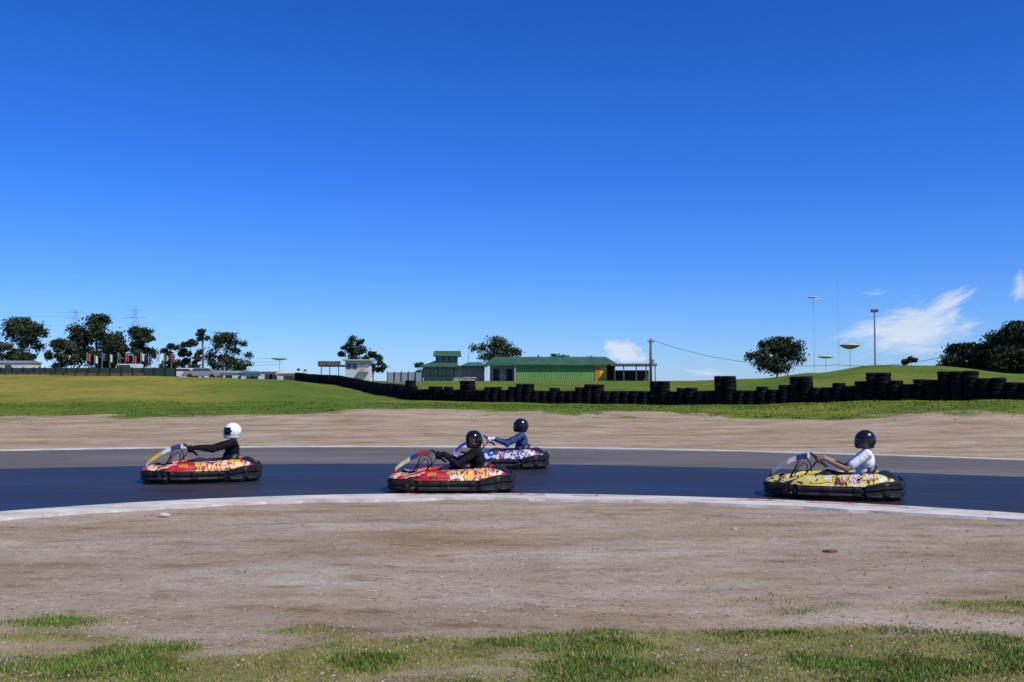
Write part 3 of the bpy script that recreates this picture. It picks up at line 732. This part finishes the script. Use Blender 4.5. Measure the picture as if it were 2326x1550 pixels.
for p,n,c in talls:
    d=sorted(range(len(samples)),key=lambda i:abs(1163+F*samples[i].x/samples[i].y-p))[:c]
    for i in d: tallset[i]=(p,n)
rt=random.Random(3)
for i,s in enumerate(samples):
    px=1163+F*s.x/s.y
    n=tallset[i][1] if i in tallset else (4 if rt.random()<.6 else 5)
    if px<880 and i not in tallset: n=rt.choice((4,5,5))
    z=terrain(s.x,s.y)-.03
    t=empty('tyre_stack',(s.x,s.y,z),rt.random()*3)
    if i in tallset: tag(t,'tall stack of black tyres, '+names[tallset[i][0]],'tyre stack','tall tyre stacks: '+names[tallset[i][0]])
    elif px<880: tag(t,'low stack of black tyres on the grass bank left of the green roofed pavilion','tyre stack','low tyre stacks of the barrier, left end')
    elif px<1600: tag(t,'low stack of black tyres in the middle stretch of the tyre wall','tyre stack','low tyre stacks of the barrier, middle')
    else: tag(t,'low stack of black tyres in front of the grass mound','tyre stack','low tyre stacks of the barrier, right')
    for k in range(n):
        o=bpy.data.objects.new('tyre',tyA if rt.random()<.75 else tyB); COL.objects.link(o); o.parent=t
        o.location=(rt.uniform(-.015,.015),rt.uniform(-.02,.02),k*.192); o.rotation_euler=(rt.uniform(-.03,.03),rt.uniform(-.03,.03),rt.random()*6)

# ---------------------------------------------------------------- trees
def tree(px,top,w,Y,label,dens=1.0,seed=0,base=None,clumps=26,name='eucalyptus_tree',low=.35,leafs=.42,group='trees along the horizon',dark=False):
    r=random.Random(seed); x=(px-1163)/F*Y; z0=terrain(x,Y)-.1; zt=P(px,top,Y).z; h=zt-z0; W=w/F*Y
    leafs*=.76; dens*=1.35
    t=empty(name,(x,Y,z0)); tag(t,label,'tree' if 'bush' not in name else 'bush',group)
    tk=MB(); lean=r.uniform(-.05,.05)*h
    fork=Vector((lean*.5,0,h*low)); topv=Vector((lean,0,h*.8)); r0=max(.08,h*.022)
    tk.tube([(0,0,0),fork*.5+Vector((r.uniform(-.1,.1),0,0)),fork,fork.lerp(topv,.5)+Vector((r.uniform(-.3,.3),0,0)),topv],[r0*1.3,r0,r0*.85,r0*.5,r0*.2],8)
    cr=MB()
    for k in range(clumps):
        a=r.random()*6.28; zz_=r.random(); rad=math.sqrt(r.random())*.5*W*(math.sin(math.pi*(.18+.78*zz_))**.7)
        c=Vector((lean*zz_+math.cos(a)*rad,math.sin(a)*rad*.8,h*(low+(1-low)*(.08+.84*zz_))))
        cs=W*.5*r.uniform(.16,.32)
        if k%2==0:
            st=fork.lerp(topv,max(0,zz_-.35)); tk.tube([st,st.lerp(c,.5)+Vector((0,0,-.04*h*r.random())),c],[r0*.42,r0*.26,r0*.1],5)
        nl=int(95*dens)
        for q in range(nl):
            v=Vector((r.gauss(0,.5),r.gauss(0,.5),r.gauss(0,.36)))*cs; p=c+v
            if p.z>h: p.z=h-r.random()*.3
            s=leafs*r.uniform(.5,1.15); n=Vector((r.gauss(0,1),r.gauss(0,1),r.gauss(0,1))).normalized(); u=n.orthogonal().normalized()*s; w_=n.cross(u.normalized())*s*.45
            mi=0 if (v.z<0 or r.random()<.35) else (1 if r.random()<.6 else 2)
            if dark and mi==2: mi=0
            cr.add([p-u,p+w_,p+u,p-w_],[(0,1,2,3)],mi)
    tk.build('trunk',M['bark'],t,True)
    cr.build('crown',[M['leaf1'],M['leaf2'],M['leaf3']],t)
    return t
tree(-22,735,80,170,'dark tree at the very left edge of the view',1.2,1,low=.2)
tree(45,720,120,175,'broad dark eucalyptus above the long white shed at the left edge',1.7,2,low=.12,clumps=38)
tree(138,760,64,165,'small eucalyptus between the broad left tree and the flag row',1.2,3,low=.25)
tree(222,712,132,175,'tallest dense eucalyptus behind the row of flags',2.2,4,low=.12,clumps=48,dark=True)
tree(268,765,46,190,'dark lower tree filling the right side of the tallest eucalyptus',1.5,24,low=.2,clumps=18)
tree(318,737,80,175,'narrow dense eucalyptus in front of the transmission tower',2.0,5,low=.15,clumps=32,dark=True)
tree(384,776,54,180,'small round tree over the right end of the flag row',1.2,6,low=.25,clumps=20)
tree(433,768,52,165,'compact dark tree left of the sparse tall one',1.7,7,low=.15,clumps=24,dark=True)
tree(461,748,40,185,'thin tall tree with a small tuft of leaves at its top',.9,8,low=.78,clumps=10)
tree(515,755,106,165,'wide airy eucalyptus left of the low white sheds',1.1,9,low=.15,clumps=38,leafs=.36)
tree(806,761,66,165,'airy eucalyptus rising behind the white control hut',1.0,10,low=.3,clumps=24,leafs=.36)
tree(848,796,52,160,'small bushy tree just right of the white control hut',1.3,11,low=.15,clumps=18)
tree(1122,764,116,185,'flat topped eucalyptus between the pavilion and the green shed',1.0,12,low=.4,clumps=32,leafs=.4)
tree(952,822,40,175,'low dark tree beside the left end of the pavilion',1.3,32,low=.2,clumps=12)
tree(1268,804,70,230,'low dark tree top showing behind the green shed roof, left one',1.4,13,low=.3,clumps=16)
tree(1335,805,60,230,'low dark tree top showing behind the green shed roof, right one',1.2,14,low=.3,clumps=14)
tree(1765,765,134,140,'wide airy eucalyptus standing alone left of the grass mound',1.1,15,low=.22,clumps=44,leafs=.36)
tree(2071,810,42,120,'small round bush on top of the grass mound',1.6,16,low=.15,clumps=12,name='round_bush',leafs=.28)
tree(2195,779,120,115,'dark dense tree beyond the right end of the mound',2.3,17,low=.02,clumps=46,dark=True,leafs=.3)
tree(2262,760,110,113,'dark tree joining the two larger ones at the right',2.3,41,low=.02,clumps=46,dark=True,leafs=.3)
tree(2325,730,150,110,'large dark tree at the right edge of the view',2.5,18,low=.02,clumps=70,dark=True,leafs=.3)
tree(2430,715,150,112,'big dark tree cut off by the right edge of the view',1.8,19,low=.05,clumps=44,dark=True,leafs=.3)
tree(683,834,26,150,'tiny bush at the left end of the tyre wall',1.0,20,low=.1,clumps=8,name='small_bush',leafs=.25)

# ---------------------------------------------------------------- buildings
def wx(px,Y): return (px-1163)/F*Y
def wz(py,Y): return P(1163,py,Y).z
def gable(mb,x0,x1,y0,y1,ze,zr,ov=.3,hip=0,th=.08):
    ym=(y0+y1)/2; x0-=ov;x1+=ov;y0-=ov;y1+=ov
    v=[(x0,y0,ze),(x1,y0,ze),(x1,y1,ze),(x0,y1,ze),(x0+hip,ym,zr),(x1-hip,ym,zr)]
    mb.add(v+[(a,b,c-th) for a,b,c in v],[(0,1,5,4),(2,3,4,5),(1,2,5),(3,0,4),(7,6,10,11),(9,8,11,10),(0,6,7,1),(1,7,8,2),(2,8,9,3),(3,9,6,0)])
def corr(mb,x0,x1,y,z0,z1,p=.35,d=.05):
    n=max(2,int((x1-x0)/p*2)); 
    for i in range(n):
        a=x0+(x1-x0)*i/n; b=x0+(x1-x0)*(i+1)/n; ya=y-(d if i%2 else 0); yb=y-(0 if i%2 else d)
        mb.add([(a,ya,z0),(b,yb,z0),(b,yb,z1),(a,ya,z1)],[(0,1,2,3)])
def bldg(name,label,cat='building'):
    t=empty(name,(0,0,0)); tag(t,label,cat); return t
Y=150; t=bldg('green_shed','long low green corrugated shed with a green sheet roof'); g0=terrain(wx(1250,Y),Y)-.1
ze=wz(828,Y); zr=wz(809,Y)
mb=MB(); mb.box(wx(1172,Y),wx(1352,Y),Y+.1,Y+9,g0,ze-.02); corr(mb,wx(1172,Y),wx(1352,Y),Y+.05,g0,ze-.3); mb.build('wall',M['wall_green'],t)
mb=MB(); mb.box(wx(1112,Y),wx(1172,Y)-.01,Y+1.6,Y+9,g0,ze-.02); mb.build('recess_wall',M['wall_cream'],t)
mb=MB(); mb.box(wx(1104,Y),wx(1171,Y),Y-.2,Y+1.2,wz(830,Y),wz(823,Y)); mb.build('fascia',M['teal'],t)
for a,b in ((1120,1134),(1150,1164)):
    mb=MB(); mb.box(wx(a,Y),wx(b,Y),Y+1.52,Y+1.58,g0,wz(838,Y)); mb.build('door',M['shade'],t)
mb=MB(); mb.box(wx(1136,Y),wx(1148,Y),Y+1.5,Y+1.58,wz(850,Y),wz(838,Y)); mb.build('window',M['glass'],t)
mb=MB(); gable(mb,wx(1104,Y),wx(1400,Y),Y-.1,Y+9.5,ze,zr,.3,1.5); 
mb.build('roof',M['roof_green'],t)
mb=MB(); mb.box(wx(1100,Y),wx(1404,Y),Y-.52,Y-.42,ze-.2,ze+.02); mb.build('gutter',M['roof_green'],t)
for a in (1106,1170): 
    mb=MB(); mb.box(wx(a,Y)-.06,wx(a,Y)+.06,Y-.3,Y-.18,g0,ze-.15); mb.build('post',M['wall_white'],t)
mb=MB(); mb.box(wx(1352,Y)+.01,wx(1378,Y),Y-.1,Y+6,g0,wz(826,Y)-.2); mb.build('yellow_bay',M['yellow_panel'],t)
mb=MB(); mb.box(wx(1354,Y),wx(1362,Y),Y-.14,Y-.105,g0+.3,wz(834,Y)); mb.build('bay_door',M['orange_panel'],t)
mb=MB(); mb.box(wx(1378,Y)+.01,wx(1400,Y),Y+2,Y+7,g0,ze-.2); mb.build('rear_wall',M['shade'],t)
for k in range(2):
    cx=wx(1225+70*k,Y); mb=MB(); mb.lathe((cx,Y+4.7,zr+.05),(0,0,1),[(.01,-.3),(.15,-.3),(.15,.1),(.22,.15),(.15,.25),(.01,.3)],12); mb.build('roof_vent',M['galv'],t,True)
t=bldg('steel_awning','flat dark open awning attached to the right end of the green shed','awning')
mb=MB(); mb.box(wx(1382,Y),wx(1486,Y),Y-3,Y+4,wz(832,Y),wz(827,Y)); mb.build('roof',M['pole'],t)
for a in (1392,1412,1440,1462,1482):
    mb=MB(); mb.box(wx(a,Y)-.07,wx(a,Y)+.07,Y-2.8,Y-2.66,g0,wz(832,Y)-.01); mb.build('post',M['pole'],t)
mb=MB(); mb.box(wx(1402,Y),wx(1478,Y),Y+2,Y+3.8,g0,wz(841,Y)); mb.build('counter',M['shade'],t)
Y=156; t=bldg('pavilion','two level pavilion with green roofs and a small gabled lookout on top'); g0=terrain(wx(1010,Y),Y)-.1
mb=MB(); mb.box(wx(962,Y),wx(1098,Y),Y,Y+8,g0,wz(833,Y)); mb.build('wall',M['wall_cream'],t)
mb=MB(); gable(mb,wx(956,Y),wx(1046,Y),Y-1.5,Y+9,wz(833,Y),wz(817,Y),.2,2.5); mb.build('lower_roof',M['roof_green'],t)
mb=MB(); gable(mb,wx(1046,Y)+.3,wx(1102,Y),Y-.8,Y+8,wz(831,Y),wz(822,Y),.2,1); mb.build('side_roof',M['teal'],t)
mb=MB(); mb.box(wx(988,Y),wx(1036,Y),Y+1.5,Y+5,wz(826,Y),wz(808,Y)); lo=mb.build('lookout_wall',M['teal'],t)
mb=MB(); gable(mb,wx(986,Y),wx(1040,Y),Y+1.2,Y+5.3,wz(808,Y),wz(796,Y),.25,0); mb.build('lookout_roof',M['roof_green'],lo)
for a in (994,1008,1022):
    mb=MB(); mb.box(wx(a,Y),wx(a+9,Y),Y+1.42,Y+1.49,wz(822,Y),wz(811,Y)); mb.build('lookout_window',M['glass'],lo)
for a in (966,984,1002,1020,1052,1070):
    mb=MB(); mb.box(wx(a,Y),wx(a+13,Y),Y-.08,Y-.01,wz(857,Y),wz(838,Y)); w=mb.build('window',M['glass'],t)
    mb=MB(); mb.box(wx(a,Y)-.06,wx(a+13,Y)+.06,Y-.12,Y-.085,wz(858.5,Y),wz(857.2,Y)); mb.build('sill',M['wall_white'],w)
for a in (958,975,993,1011,1029,1044):
    mb=MB(); mb.box(wx(a,Y)-.06,wx(a,Y)+.06,Y-1.5,Y-1.38,g0,wz(834,Y)); mb.build('veranda_post',M['roof_green'],t)
mb=MB()
for zc in (846,852): mb.box(wx(958,Y),wx(1044,Y),Y-1.48,Y-1.42,wz(zc,Y),wz(zc-1,Y))
mb.build('veranda_rail',M['roof_green'],t)
mb=MB(); mb.tube([(wx(1062,Y),Y+3,wz(830,Y)),(wx(1062,Y),Y+3,wz(798,Y))],.05,6); mb.build('flue',M['galv'],t)
Y=125; t=bldg('control_hut','small white raised control hut with a flat overhanging roof','hut'); g0=terrain(wx(812,Y),Y)-.1
mb=MB(); mb.box(wx(784,Y),wx(838,Y),Y,Y+2.6,g0,wz(820,Y)); mb.build('wall',M['wall_white'],t)
mb=MB(); mb.box(wx(778,Y),wx(846,Y),Y-.5,Y+3,wz(820,Y)+.01,wz(816.5,Y)); mb.build('roof',M['wall_cream'],t)
for a in (788,801):
    mb=MB(); mb.box(wx(a,Y),wx(a+10,Y),Y-.05,Y-.005,wz(838,Y),wz(826,Y)); mb.build('window',M['glass'],t)
mb=MB()
for k in range(6): mb.box(wx(815+4*k,Y)-.03,wx(815+4*k,Y)+.03,Y-.9,Y-.84,wz(862,Y),wz(829,Y))
mb.box(wx(813,Y),wx(838,Y),Y-.9,Y-.02,wz(846,Y),wz(845,Y)); mb.build('stair_cage',M['wall_cream'],t)
mb=MB(); mb.box(wx(817,Y),wx(829,Y),Y-.05,Y-.005,wz(844,Y),wz(826,Y)); mb.build('door',M['wall_cream'],t)
t=bldg('lean_to_canopy','flat dark canopy on thin posts left of the white control hut','canopy')
mb=MB(); mb.box(wx(726,Y),wx(777,Y),Y-1,Y+3,wz(833,Y),wz(829,Y)); mb.box(wx(726,Y),wx(777,Y),Y-1.1,Y-1.02,wz(831,Y),wz(821,Y)); mb.build('roof',M['pole'],t)
for a in (733,752,772):
    mb=MB(); mb.box(wx(a,Y)-.05,wx(a,Y)+.05,Y-.9,Y-.8,terrain(wx(a,Y),Y)-.1,wz(833,Y)-.01); mb.build('post',M['pole'],t)
def shed(a,b,top,eave,Y,label,wm='wall_white',rm='wall_white'):
    t=bldg('white_shed',label,'shed'); g0=terrain(wx(a,Y),Y)-.2
    mb=MB(); mb.box(wx(a,Y),wx(b,Y),Y,Y+5,g0,wz(eave,Y)); mb.build('wall',M[wm],t)
    mb=MB(); gable(mb,wx(a,Y),wx(b,Y),Y,Y+5,wz(eave,Y)+.03,wz(top,Y),.2,0); mb.build('roof',M[rm],t)
    mb=MB(); mb.box(wx(a+(b-a)*.3,Y),wx(a+(b-a)*.3,Y)+1,Y-.05,Y-.005,g0,wz(eave,Y)-.4); mb.build('door',M['shade'],t)
    mb=MB(); mb.box(wx(a+(b-a)*.6,Y),wx(a+(b-a)*.6,Y)+1,Y-.05,Y-.005,wz(eave,Y)-1.1,wz(eave,Y)-.4); mb.build('window',M['glass'],t)
shed(592,626,839,844,140,'small white shed, left one of the two beside the tiny bush')
shed(630,680,842,848,138,'wider low white shed just left of the tyre wall')
shed(472,540,842,847,150,'long low pale shed under the wide airy eucalyptus','wall_white','galv')
shed(548,588,843,849,150,'small teal roofed shed left of the two white sheds','wall_white','teal')
shed(0-60,60,819,824,160,'white long shed at the far left edge','wall_white','galv')
def fence(a,b,top,Y,label,m,n):
    t=empty('fence',(0,0,0)); tag(t,label,'fence')
    mb=MB(); N_=40
    for i in range(N_):
        x0=wx(a+(b-a)*i/N_,Y); x1=wx(a+(b-a)*(i+1)/N_,Y)
        mb.box(x0,x1,Y,Y+.04,terrain((x0+x1)/2,Y)-.2,wz(top,Y))
    mb.build('screen_panel',M[m],t)
    for i in range(n):
        x0=wx(a+(b-a)*i/(n-1),Y); mb=MB(); mb.box(x0-.05,x0+.05,Y-.1,Y-.01,terrain(x0,Y)-.2,wz(top,Y)+.12); mb.build('fence_post',M['dark_steel'],t)
fence(-120,400,836,118,'dark green screen fence along the top of the left grass bank','fence_green',22)
fence(-120,330,848,104,'low brown rail fence in front of the green screen fence','rail',18)
fence(880,960,846,130,'pale mesh fence between the tyre wall and the pavilion','galv',6)
def car(px,Y,label,m,van=False,rz=0):
    x=wx(px,Y); t=empty('parked_car' if not van else 'parked_van',(x,Y,terrain(x,Y)),rz); tag(t,label,'van' if van else 'car','vehicles parked behind the left bank')
    h=2.1 if van else 1.42
    prof=[(-2.2,.35),(-2.2,.8),(-2.0,.95),(-1.3,1.0),(-.8,h),(1.0 if not van else 2.1,h),(1.7 if not van else 2.2,1.0 if not van else .9),(2.2,.9),(2.2,.35)]
    mb=MB(); mb.rings([[(a,s,b) for a,b in prof] for s in (-.85,.85)]); b_=fixn(mb.build('body',m,t)); bev(b_,.06,2)
    for s in (-1,1):
        mb=MB(); mb.add([(-1.1,s*.858,1.02),(1.3,s*.858,1.02),(.9,s*.858,h-.12),(-.75,s*.858,h-.12)],[(0,1,2,3)]); mb.build('window',M['glass'],t)
        for wxx in (-1.35,1.35):
            mb=MB(); mb.lathe((wxx,s*.8,.32),(0,1,0),[(.02,-.1),(.32,-.1),(.32,.1),(.02,.1)],16); mb.build('wheel',M['rubber'],t)
car(285,134,'white van parked behind the fence below the tallest eucalyptus',M['car_white'],True)
car(418,128,'white car parked right of the green screen fence',M['car_white'])
car(458,128,'grey car parked beside the white car on the bank',M['car_grey'],False,.2)
fr=random.Random(8); cl=['flag_red','flag_white','flag_blue','flag_white','flag_green','flag_red']; cn={'flag_red':'red','flag_white':'white','flag_blue':'blue','flag_green':'green'}
for k in range(12):
    px=197+k*17.5; Yf=140; x=wx(px,Yf); t=empty('flag_pole',(x,Yf,terrain(x,Yf))); c=cl[k%6]
    tag(t,'%s flag on a thin pole, number %s from the left in the flag row'%(cn[c],['one','two','three','four','five','six','seven','eight','nine','ten','eleven','twelve'][k]),'flag','row of flags on the left bank')
    hh=wz(799+fr.random()*7,Yf)-terrain(x,Yf)
    mb=MB(); mb.tube([(0,0,0),(0,0,hh)],.035,6); mb.build('pole',M['galv'],t)
    mb=MB(); rows=[[(.04+.42*i/6,.1*math.sin(i*1.3+k),hh-.05-j*.26-.08*i*.5) for i in range(7)] for j in range(5)]
    mb.rings(rows,0,False,False); mb.build('flag',M[c],t,True)
def pylon(px,top,Y,label):
    x=wx(px,Y); z0=2; h=wz(top,Y)-z0; t=empty('transmission_tower',(x,Y,z0)); tag(t,label,'transmission tower')
    mb=MB(); q=.07
    def wd(z): return 3.0*(1-z/h)**1.2+.4
    lv=[0,.2,.38,.53,.66,.77,.87,.95,1]
    for sx in (-1,1):
        for sy in (-1,1): mb.tube([(sx*wd(l*h),sy*wd(l*h),l*h) for l in lv],q,4)
    for a,b in zip(lv[:-1],lv[1:]):
        for s in (-1,1):
            mb.tube([(-wd(a*h),s*wd(a*h),a*h),(wd(b*h),s*wd(b*h),b*h)],q*.5,4); mb.tube([(wd(a*h),s*wd(a*h),a*h),(-wd(b*h),s*wd(b*h),b*h)],q*.5,4)
    mb.build('lattice_mast',M['haze_tinted_steel'],t)
    for l,w in ((.78,3.0),(.88,3.6),(.97,2.6)):
        mb=MB(); mb.tube([(-w,0,l*h),(w,0,l*h)],q,4); mb.tube([(-w,0,l*h),(0,0,l*h+1.0),(w,0,l*h)],q*.6,4); mb.build('crossarm',M['haze_tinted_steel'],t)
pylon(305,701,330,'pale lattice transmission tower behind the narrow dense eucalyptus')
pylon(170,704,340,'pale lattice transmission tower left of the tallest eucalyptus')
def wire(pts,label,r=.03,name='power_line',m='wire'):
    mb=MB(); P3=[]
    for (a,b,sag) in pts:
        A=Vector(a);Bv=Vector(b)
        for i in range(17):
            u=i/16; p=A.lerp(Bv,u); p.z-=sag*4*u*(1-u); 
            if not(P3 and (p-P3[-1]).length<.01): P3.append(p)
    mb.tube(P3,r,4); tag(mb.build(name,M[m],None),label,'cable')
for k,(a,b,c,d) in enumerate(((705,714,722,812),(712,722,733,820),(735,742,742,826))):
    wire([(P(-200,a-8,360),P(170,b-4,340),1),(P(170,b-4,340),P(305,b,330),.5),(P(305,b,330),P(640,d,300),5)],['highest','middle','lowest'][k]+' of the power lines strung across the two lattice towers',.04,m='haze_tinted_steel')
Y=140; x=wx(1478,Y); z0=terrain(x,Y); hh=wz(770,Y)-z0
t=empty('power_pole',(x,Y,z0)); tag(t,'wooden power pole standing at the right end of the dark awning','power pole')
mb=MB(); mb.tube([(0,0,0),(0,0,hh)],[.2,.15],10); mb.build('pole',M['pole'],t,True)
mb=MB(); mb.box(-.45,.45,-.16,-.06+.0,hh-.5,hh-.35); mb.build('crossarm',M['pole'],t)
for s in (-.38,.38):
    mb=MB(); mb.lathe((s,-.11,hh-.35),(0,0,1),[(.01,0),(.06,0),(.06,.15),(.01,.18)],8)
    mb.build('insulator',M['galv'],t)
mb=MB(); mb.lathe((.32,0,hh*.45),(0,0,1),[(.01,-.35),(.24,-.35),(.24,.35),(.01,.38)],12); mb.build('transformer',M['galv'],t)
wire([(P(1480,772,Y),P(1712,824,138),.5),(P(1712,824,138),P(1900,829,128),.3),(P(1900,829,128),P(2170,805,118),.6),(P(2170,805,118),P(2420,780,112),.3)],'single cable sagging right from the wooden power pole to the dark trees',.03)
def mast(px,top,Y,r,label,head,m='galv'):
    x=wx(px,Y); z0=terrain(x,Y); hh=wz(top,Y)-z0
    t=empty('lamp_post' if head!='none' else 'antenna_mast',(x,Y,z0)); tag(t,label,'lamp post' if head!='none' else 'mast')
    mb=MB(); mb.tube([(0,0,0),(0,0,hh)],[r,r*.7],8); mb.build('pole',M[m],t)
    if head=='lamp':
        for s in (-1,1):
            mb=MB(); mb.box(s*.08 if s>0 else -.42,.42 if s>0 else -.08,-.2,.15,hh-.25,hh+.05); bev(mb.build('lamp_head',M['pole'],t),.03)
        mb=MB(); mb.box(-.4,.4,-.04,.04,hh-.3,hh-.26); mb.build('bracket',M['galv'],t)
    if head=='flat':
        mb=MB(); mb.lathe((0,0,hh),(0,0,1),[(.02,.0),(.85,.02),(.8,.1),(.02,.22)],16); mb.build('lamp_head',M['canopy'],t,True)
mast(1988,704,118,.13,'dark lamp post with twin lamps behind the grass mound','lamp')
mast(1850,677,150,.035,'very thin pale lamp post left of the wispy cloud','flat','haze_tinted_steel')
mast(1905,640,160,.025,'faint thin antenna mast left of the twin lamp post','none','haze_tinted_steel')
def canopy(px,py,w,hpx,Y,label,under):
    x=wx(px,Y); z0=terrain(x,Y); zc=wz(py,Y)-z0; Rr=w/2/F*Y; hh=hpx/F*Y
    t=empty('shade_canopy',(x,Y,z0)); tag(t,label,'canopy')
    mb=MB(); mb.tube([(0,0,0),(0,0,zc)],.025,6); mb.build('pole',M['haze_tinted_steel'],t)
    mb=MB(); mb.lathe((0,0,zc),(0,0,1),[(.01,.0),(Rr,.0),(Rr*.98,.06),(Rr*.5,.06+hh*.25),(.01,.06+hh*.35)],20); c=mb.build('canopy_top',M['canopy'],t,True)
    mb=MB(); mb.lathe((0,0,zc-.01),(0,0,1),[(.01,-hh*.6),(Rr*.35,-hh*.55),(Rr*.8,-hh*.25),(Rr*.97,0),(.01,-.0)],20); mb.build('canopy_base',M[under],c,True)
canopy(1931,785,46,14,120,'larger pale dish shaped canopy with olive underside on a thin pole','canopy_under')
canopy(1876,811,36,6,125,'smaller white dish shaped canopy low over the grass mound','canopy')
canopy(635,815,38,6,135,'white dish shaped canopy above the low white sheds','canopy')

# ---------------------------------------------------------------- world, sun, camera
sd=Vector((.50,-.42,.76)).normalized(); el=math.asin(sd.z); az=math.atan2(sd.x,sd.y)
W=bpy.data.worlds.new("World"); S.world=W; W.use_nodes=True; nt=W.node_tree; bg=nt.nodes['Background']
sky=N(nt,'ShaderNodeTexSky',sky_type='NISHITA'); sky.sun_disc=False; sky.sun_elevation=el; sky.sun_rotation=az; sky.altitude=600; sky.air_density=1.0; sky.dust_density=.15; sky.ozone_density=3.0
tc=N(nt,'ShaderNodeTexCoord'); sx=N(nt,'ShaderNodeSeparateXYZ'); nt.links.new(tc.outputs['Generated'],sx.inputs[0])
tint=ramp(nt,sx.outputs[2],[(0,(.42,.63,.86)),(.03,(.38,.62,.86)),(.10,(.26,.54,.88)),(.20,(.16,.47,.88)),(.36,(.10,.41,.80)),(.6,(.42,.62,.85))])
hs=mix(nt,1.0,sky.outputs[0],tint,'MULTIPLY')
hs=mix(nt,1.0,hs,(1.28,1.28,1.70),'MULTIPLY')
yy=math_(nt,'MAXIMUM',sx.outputs[1],.05); u=math_(nt,'DIVIDE',sx.outputs[0],yy); v=math_(nt,'DIVIDE',sx.outputs[2],yy)
cb=N(nt,'ShaderNodeCombineXYZ'); nt.links.new(u,cb.inputs[0]); nt.links.new(v,cb.inputs[1])
def cloud(cu,cv,ru,rv,rot,scale,sc,lo,hi,amt):
    mp=N(nt,'ShaderNodeMapping',vector_type='TEXTURE'); mp.inputs['Location'].default_value=(cu,cv,0); mp.inputs['Rotation'].default_value=(0,0,rot); mp.inputs['Scale'].default_value=(ru,rv,1)
    nt.links.new(cb.outputs[0],mp.inputs['Vector'])
    ln=N(nt,'ShaderNodeVectorMath',operation='LENGTH'); nt.links.new(mp.outputs[0],ln.inputs[0])
    n=noi(nt,mp.outputs[0],scale,8,.62,sc)
    f=math_(nt,'SUBTRACT',math_(nt,'ADD',1.0,math_(nt,'MULTIPLY',math_(nt,'SUBTRACT',n,.5),2.2)),ln.outputs['Value'])
    mr=N(nt,'ShaderNodeMapRange',interpolation_type='SMOOTHSTEP'); nt.links.new(f,mr.inputs[0]); mr.inputs[1].default_value=lo; mr.inputs[2].default_value=hi
    return math_(nt,'MULTIPLY',mr.outputs[0],amt)
def uv(px,py): return (px-1163)/F,(870-py)/F
cl_=[cloud(*uv(2065,752),.066,.030,R(8),1.7,(.9,1.5,1),-.05,.85,.85),
     cloud(*uv(2100,740),.045,.022,R(25),2.1,(1,1.3,1),-.1,.8,.75),
     cloud(*uv(2150,690),.045,.013,R(28),1.5,(.7,1.5,1),.1,.95,.8),
     cloud(*uv(1960,750),.040,.012,R(20),1.7,(.7,1.5,1),.1,1.0,.6),
     cloud(*uv(2080,790),.050,.012,R(0),1.7,(.9,1.3,1),.0,1.0,.55),
     cloud(*uv(1990,665),.022,.008,R(10),1.5,(1,1.5,1),.3,1.3,.3),
     cloud(*uv(1415,800),.024,.014,R(-12),1.6,(1,1,1),.0,.6,.85),
     cloud(*uv(2325,650),.014,.024,R(-30),1.5,(1,1,1),.1,1.0,.6),
     cloud(*uv(1855,676),.007,.003,0,1.5,(1,1,1),.2,1.0,.5),
     cloud(*uv(1600,846),.03,.006,0,1.5,(1,1,1),.2,1.0,.5)]
tot=cl_[0]
for c in cl_[1:]: tot=math_(nt,'MAXIMUM',tot,c)
tot=math_(nt,'MULTIPLY',tot,math_(nt,'GREATER_THAN',sx.outputs[1],.1))
fin=mix(nt,tot,hs,(7.2,7.9,9.0))
nt.links.new(fin,bg.inputs['Color']); bg.inputs['Strength'].default_value=.10
L=bpy.data.lights.new('sun','SUN'); L.energy=4.4; L.angle=R(.5); L.color=(1,.955,.86)
lo=bpy.data.objects.new('sun',L); COL.objects.link(lo); lo.rotation_euler=(-sd).to_track_quat('-Z','Y').to_euler()
cam=bpy.data.cameras.new('camera'); co=bpy.data.objects.new('camera',cam); COL.objects.link(co); co.location=(0,0,H); co.rotation_euler=(math.pi/2+TH,0,0)
cam.lens=35; cam.sensor_width=36; cam.clip_end=9000; cam.clip_start=.1
S.camera=co
S.view_settings.view_transform='Standard'; S.view_settings.look='None'; S.view_settings.exposure=0
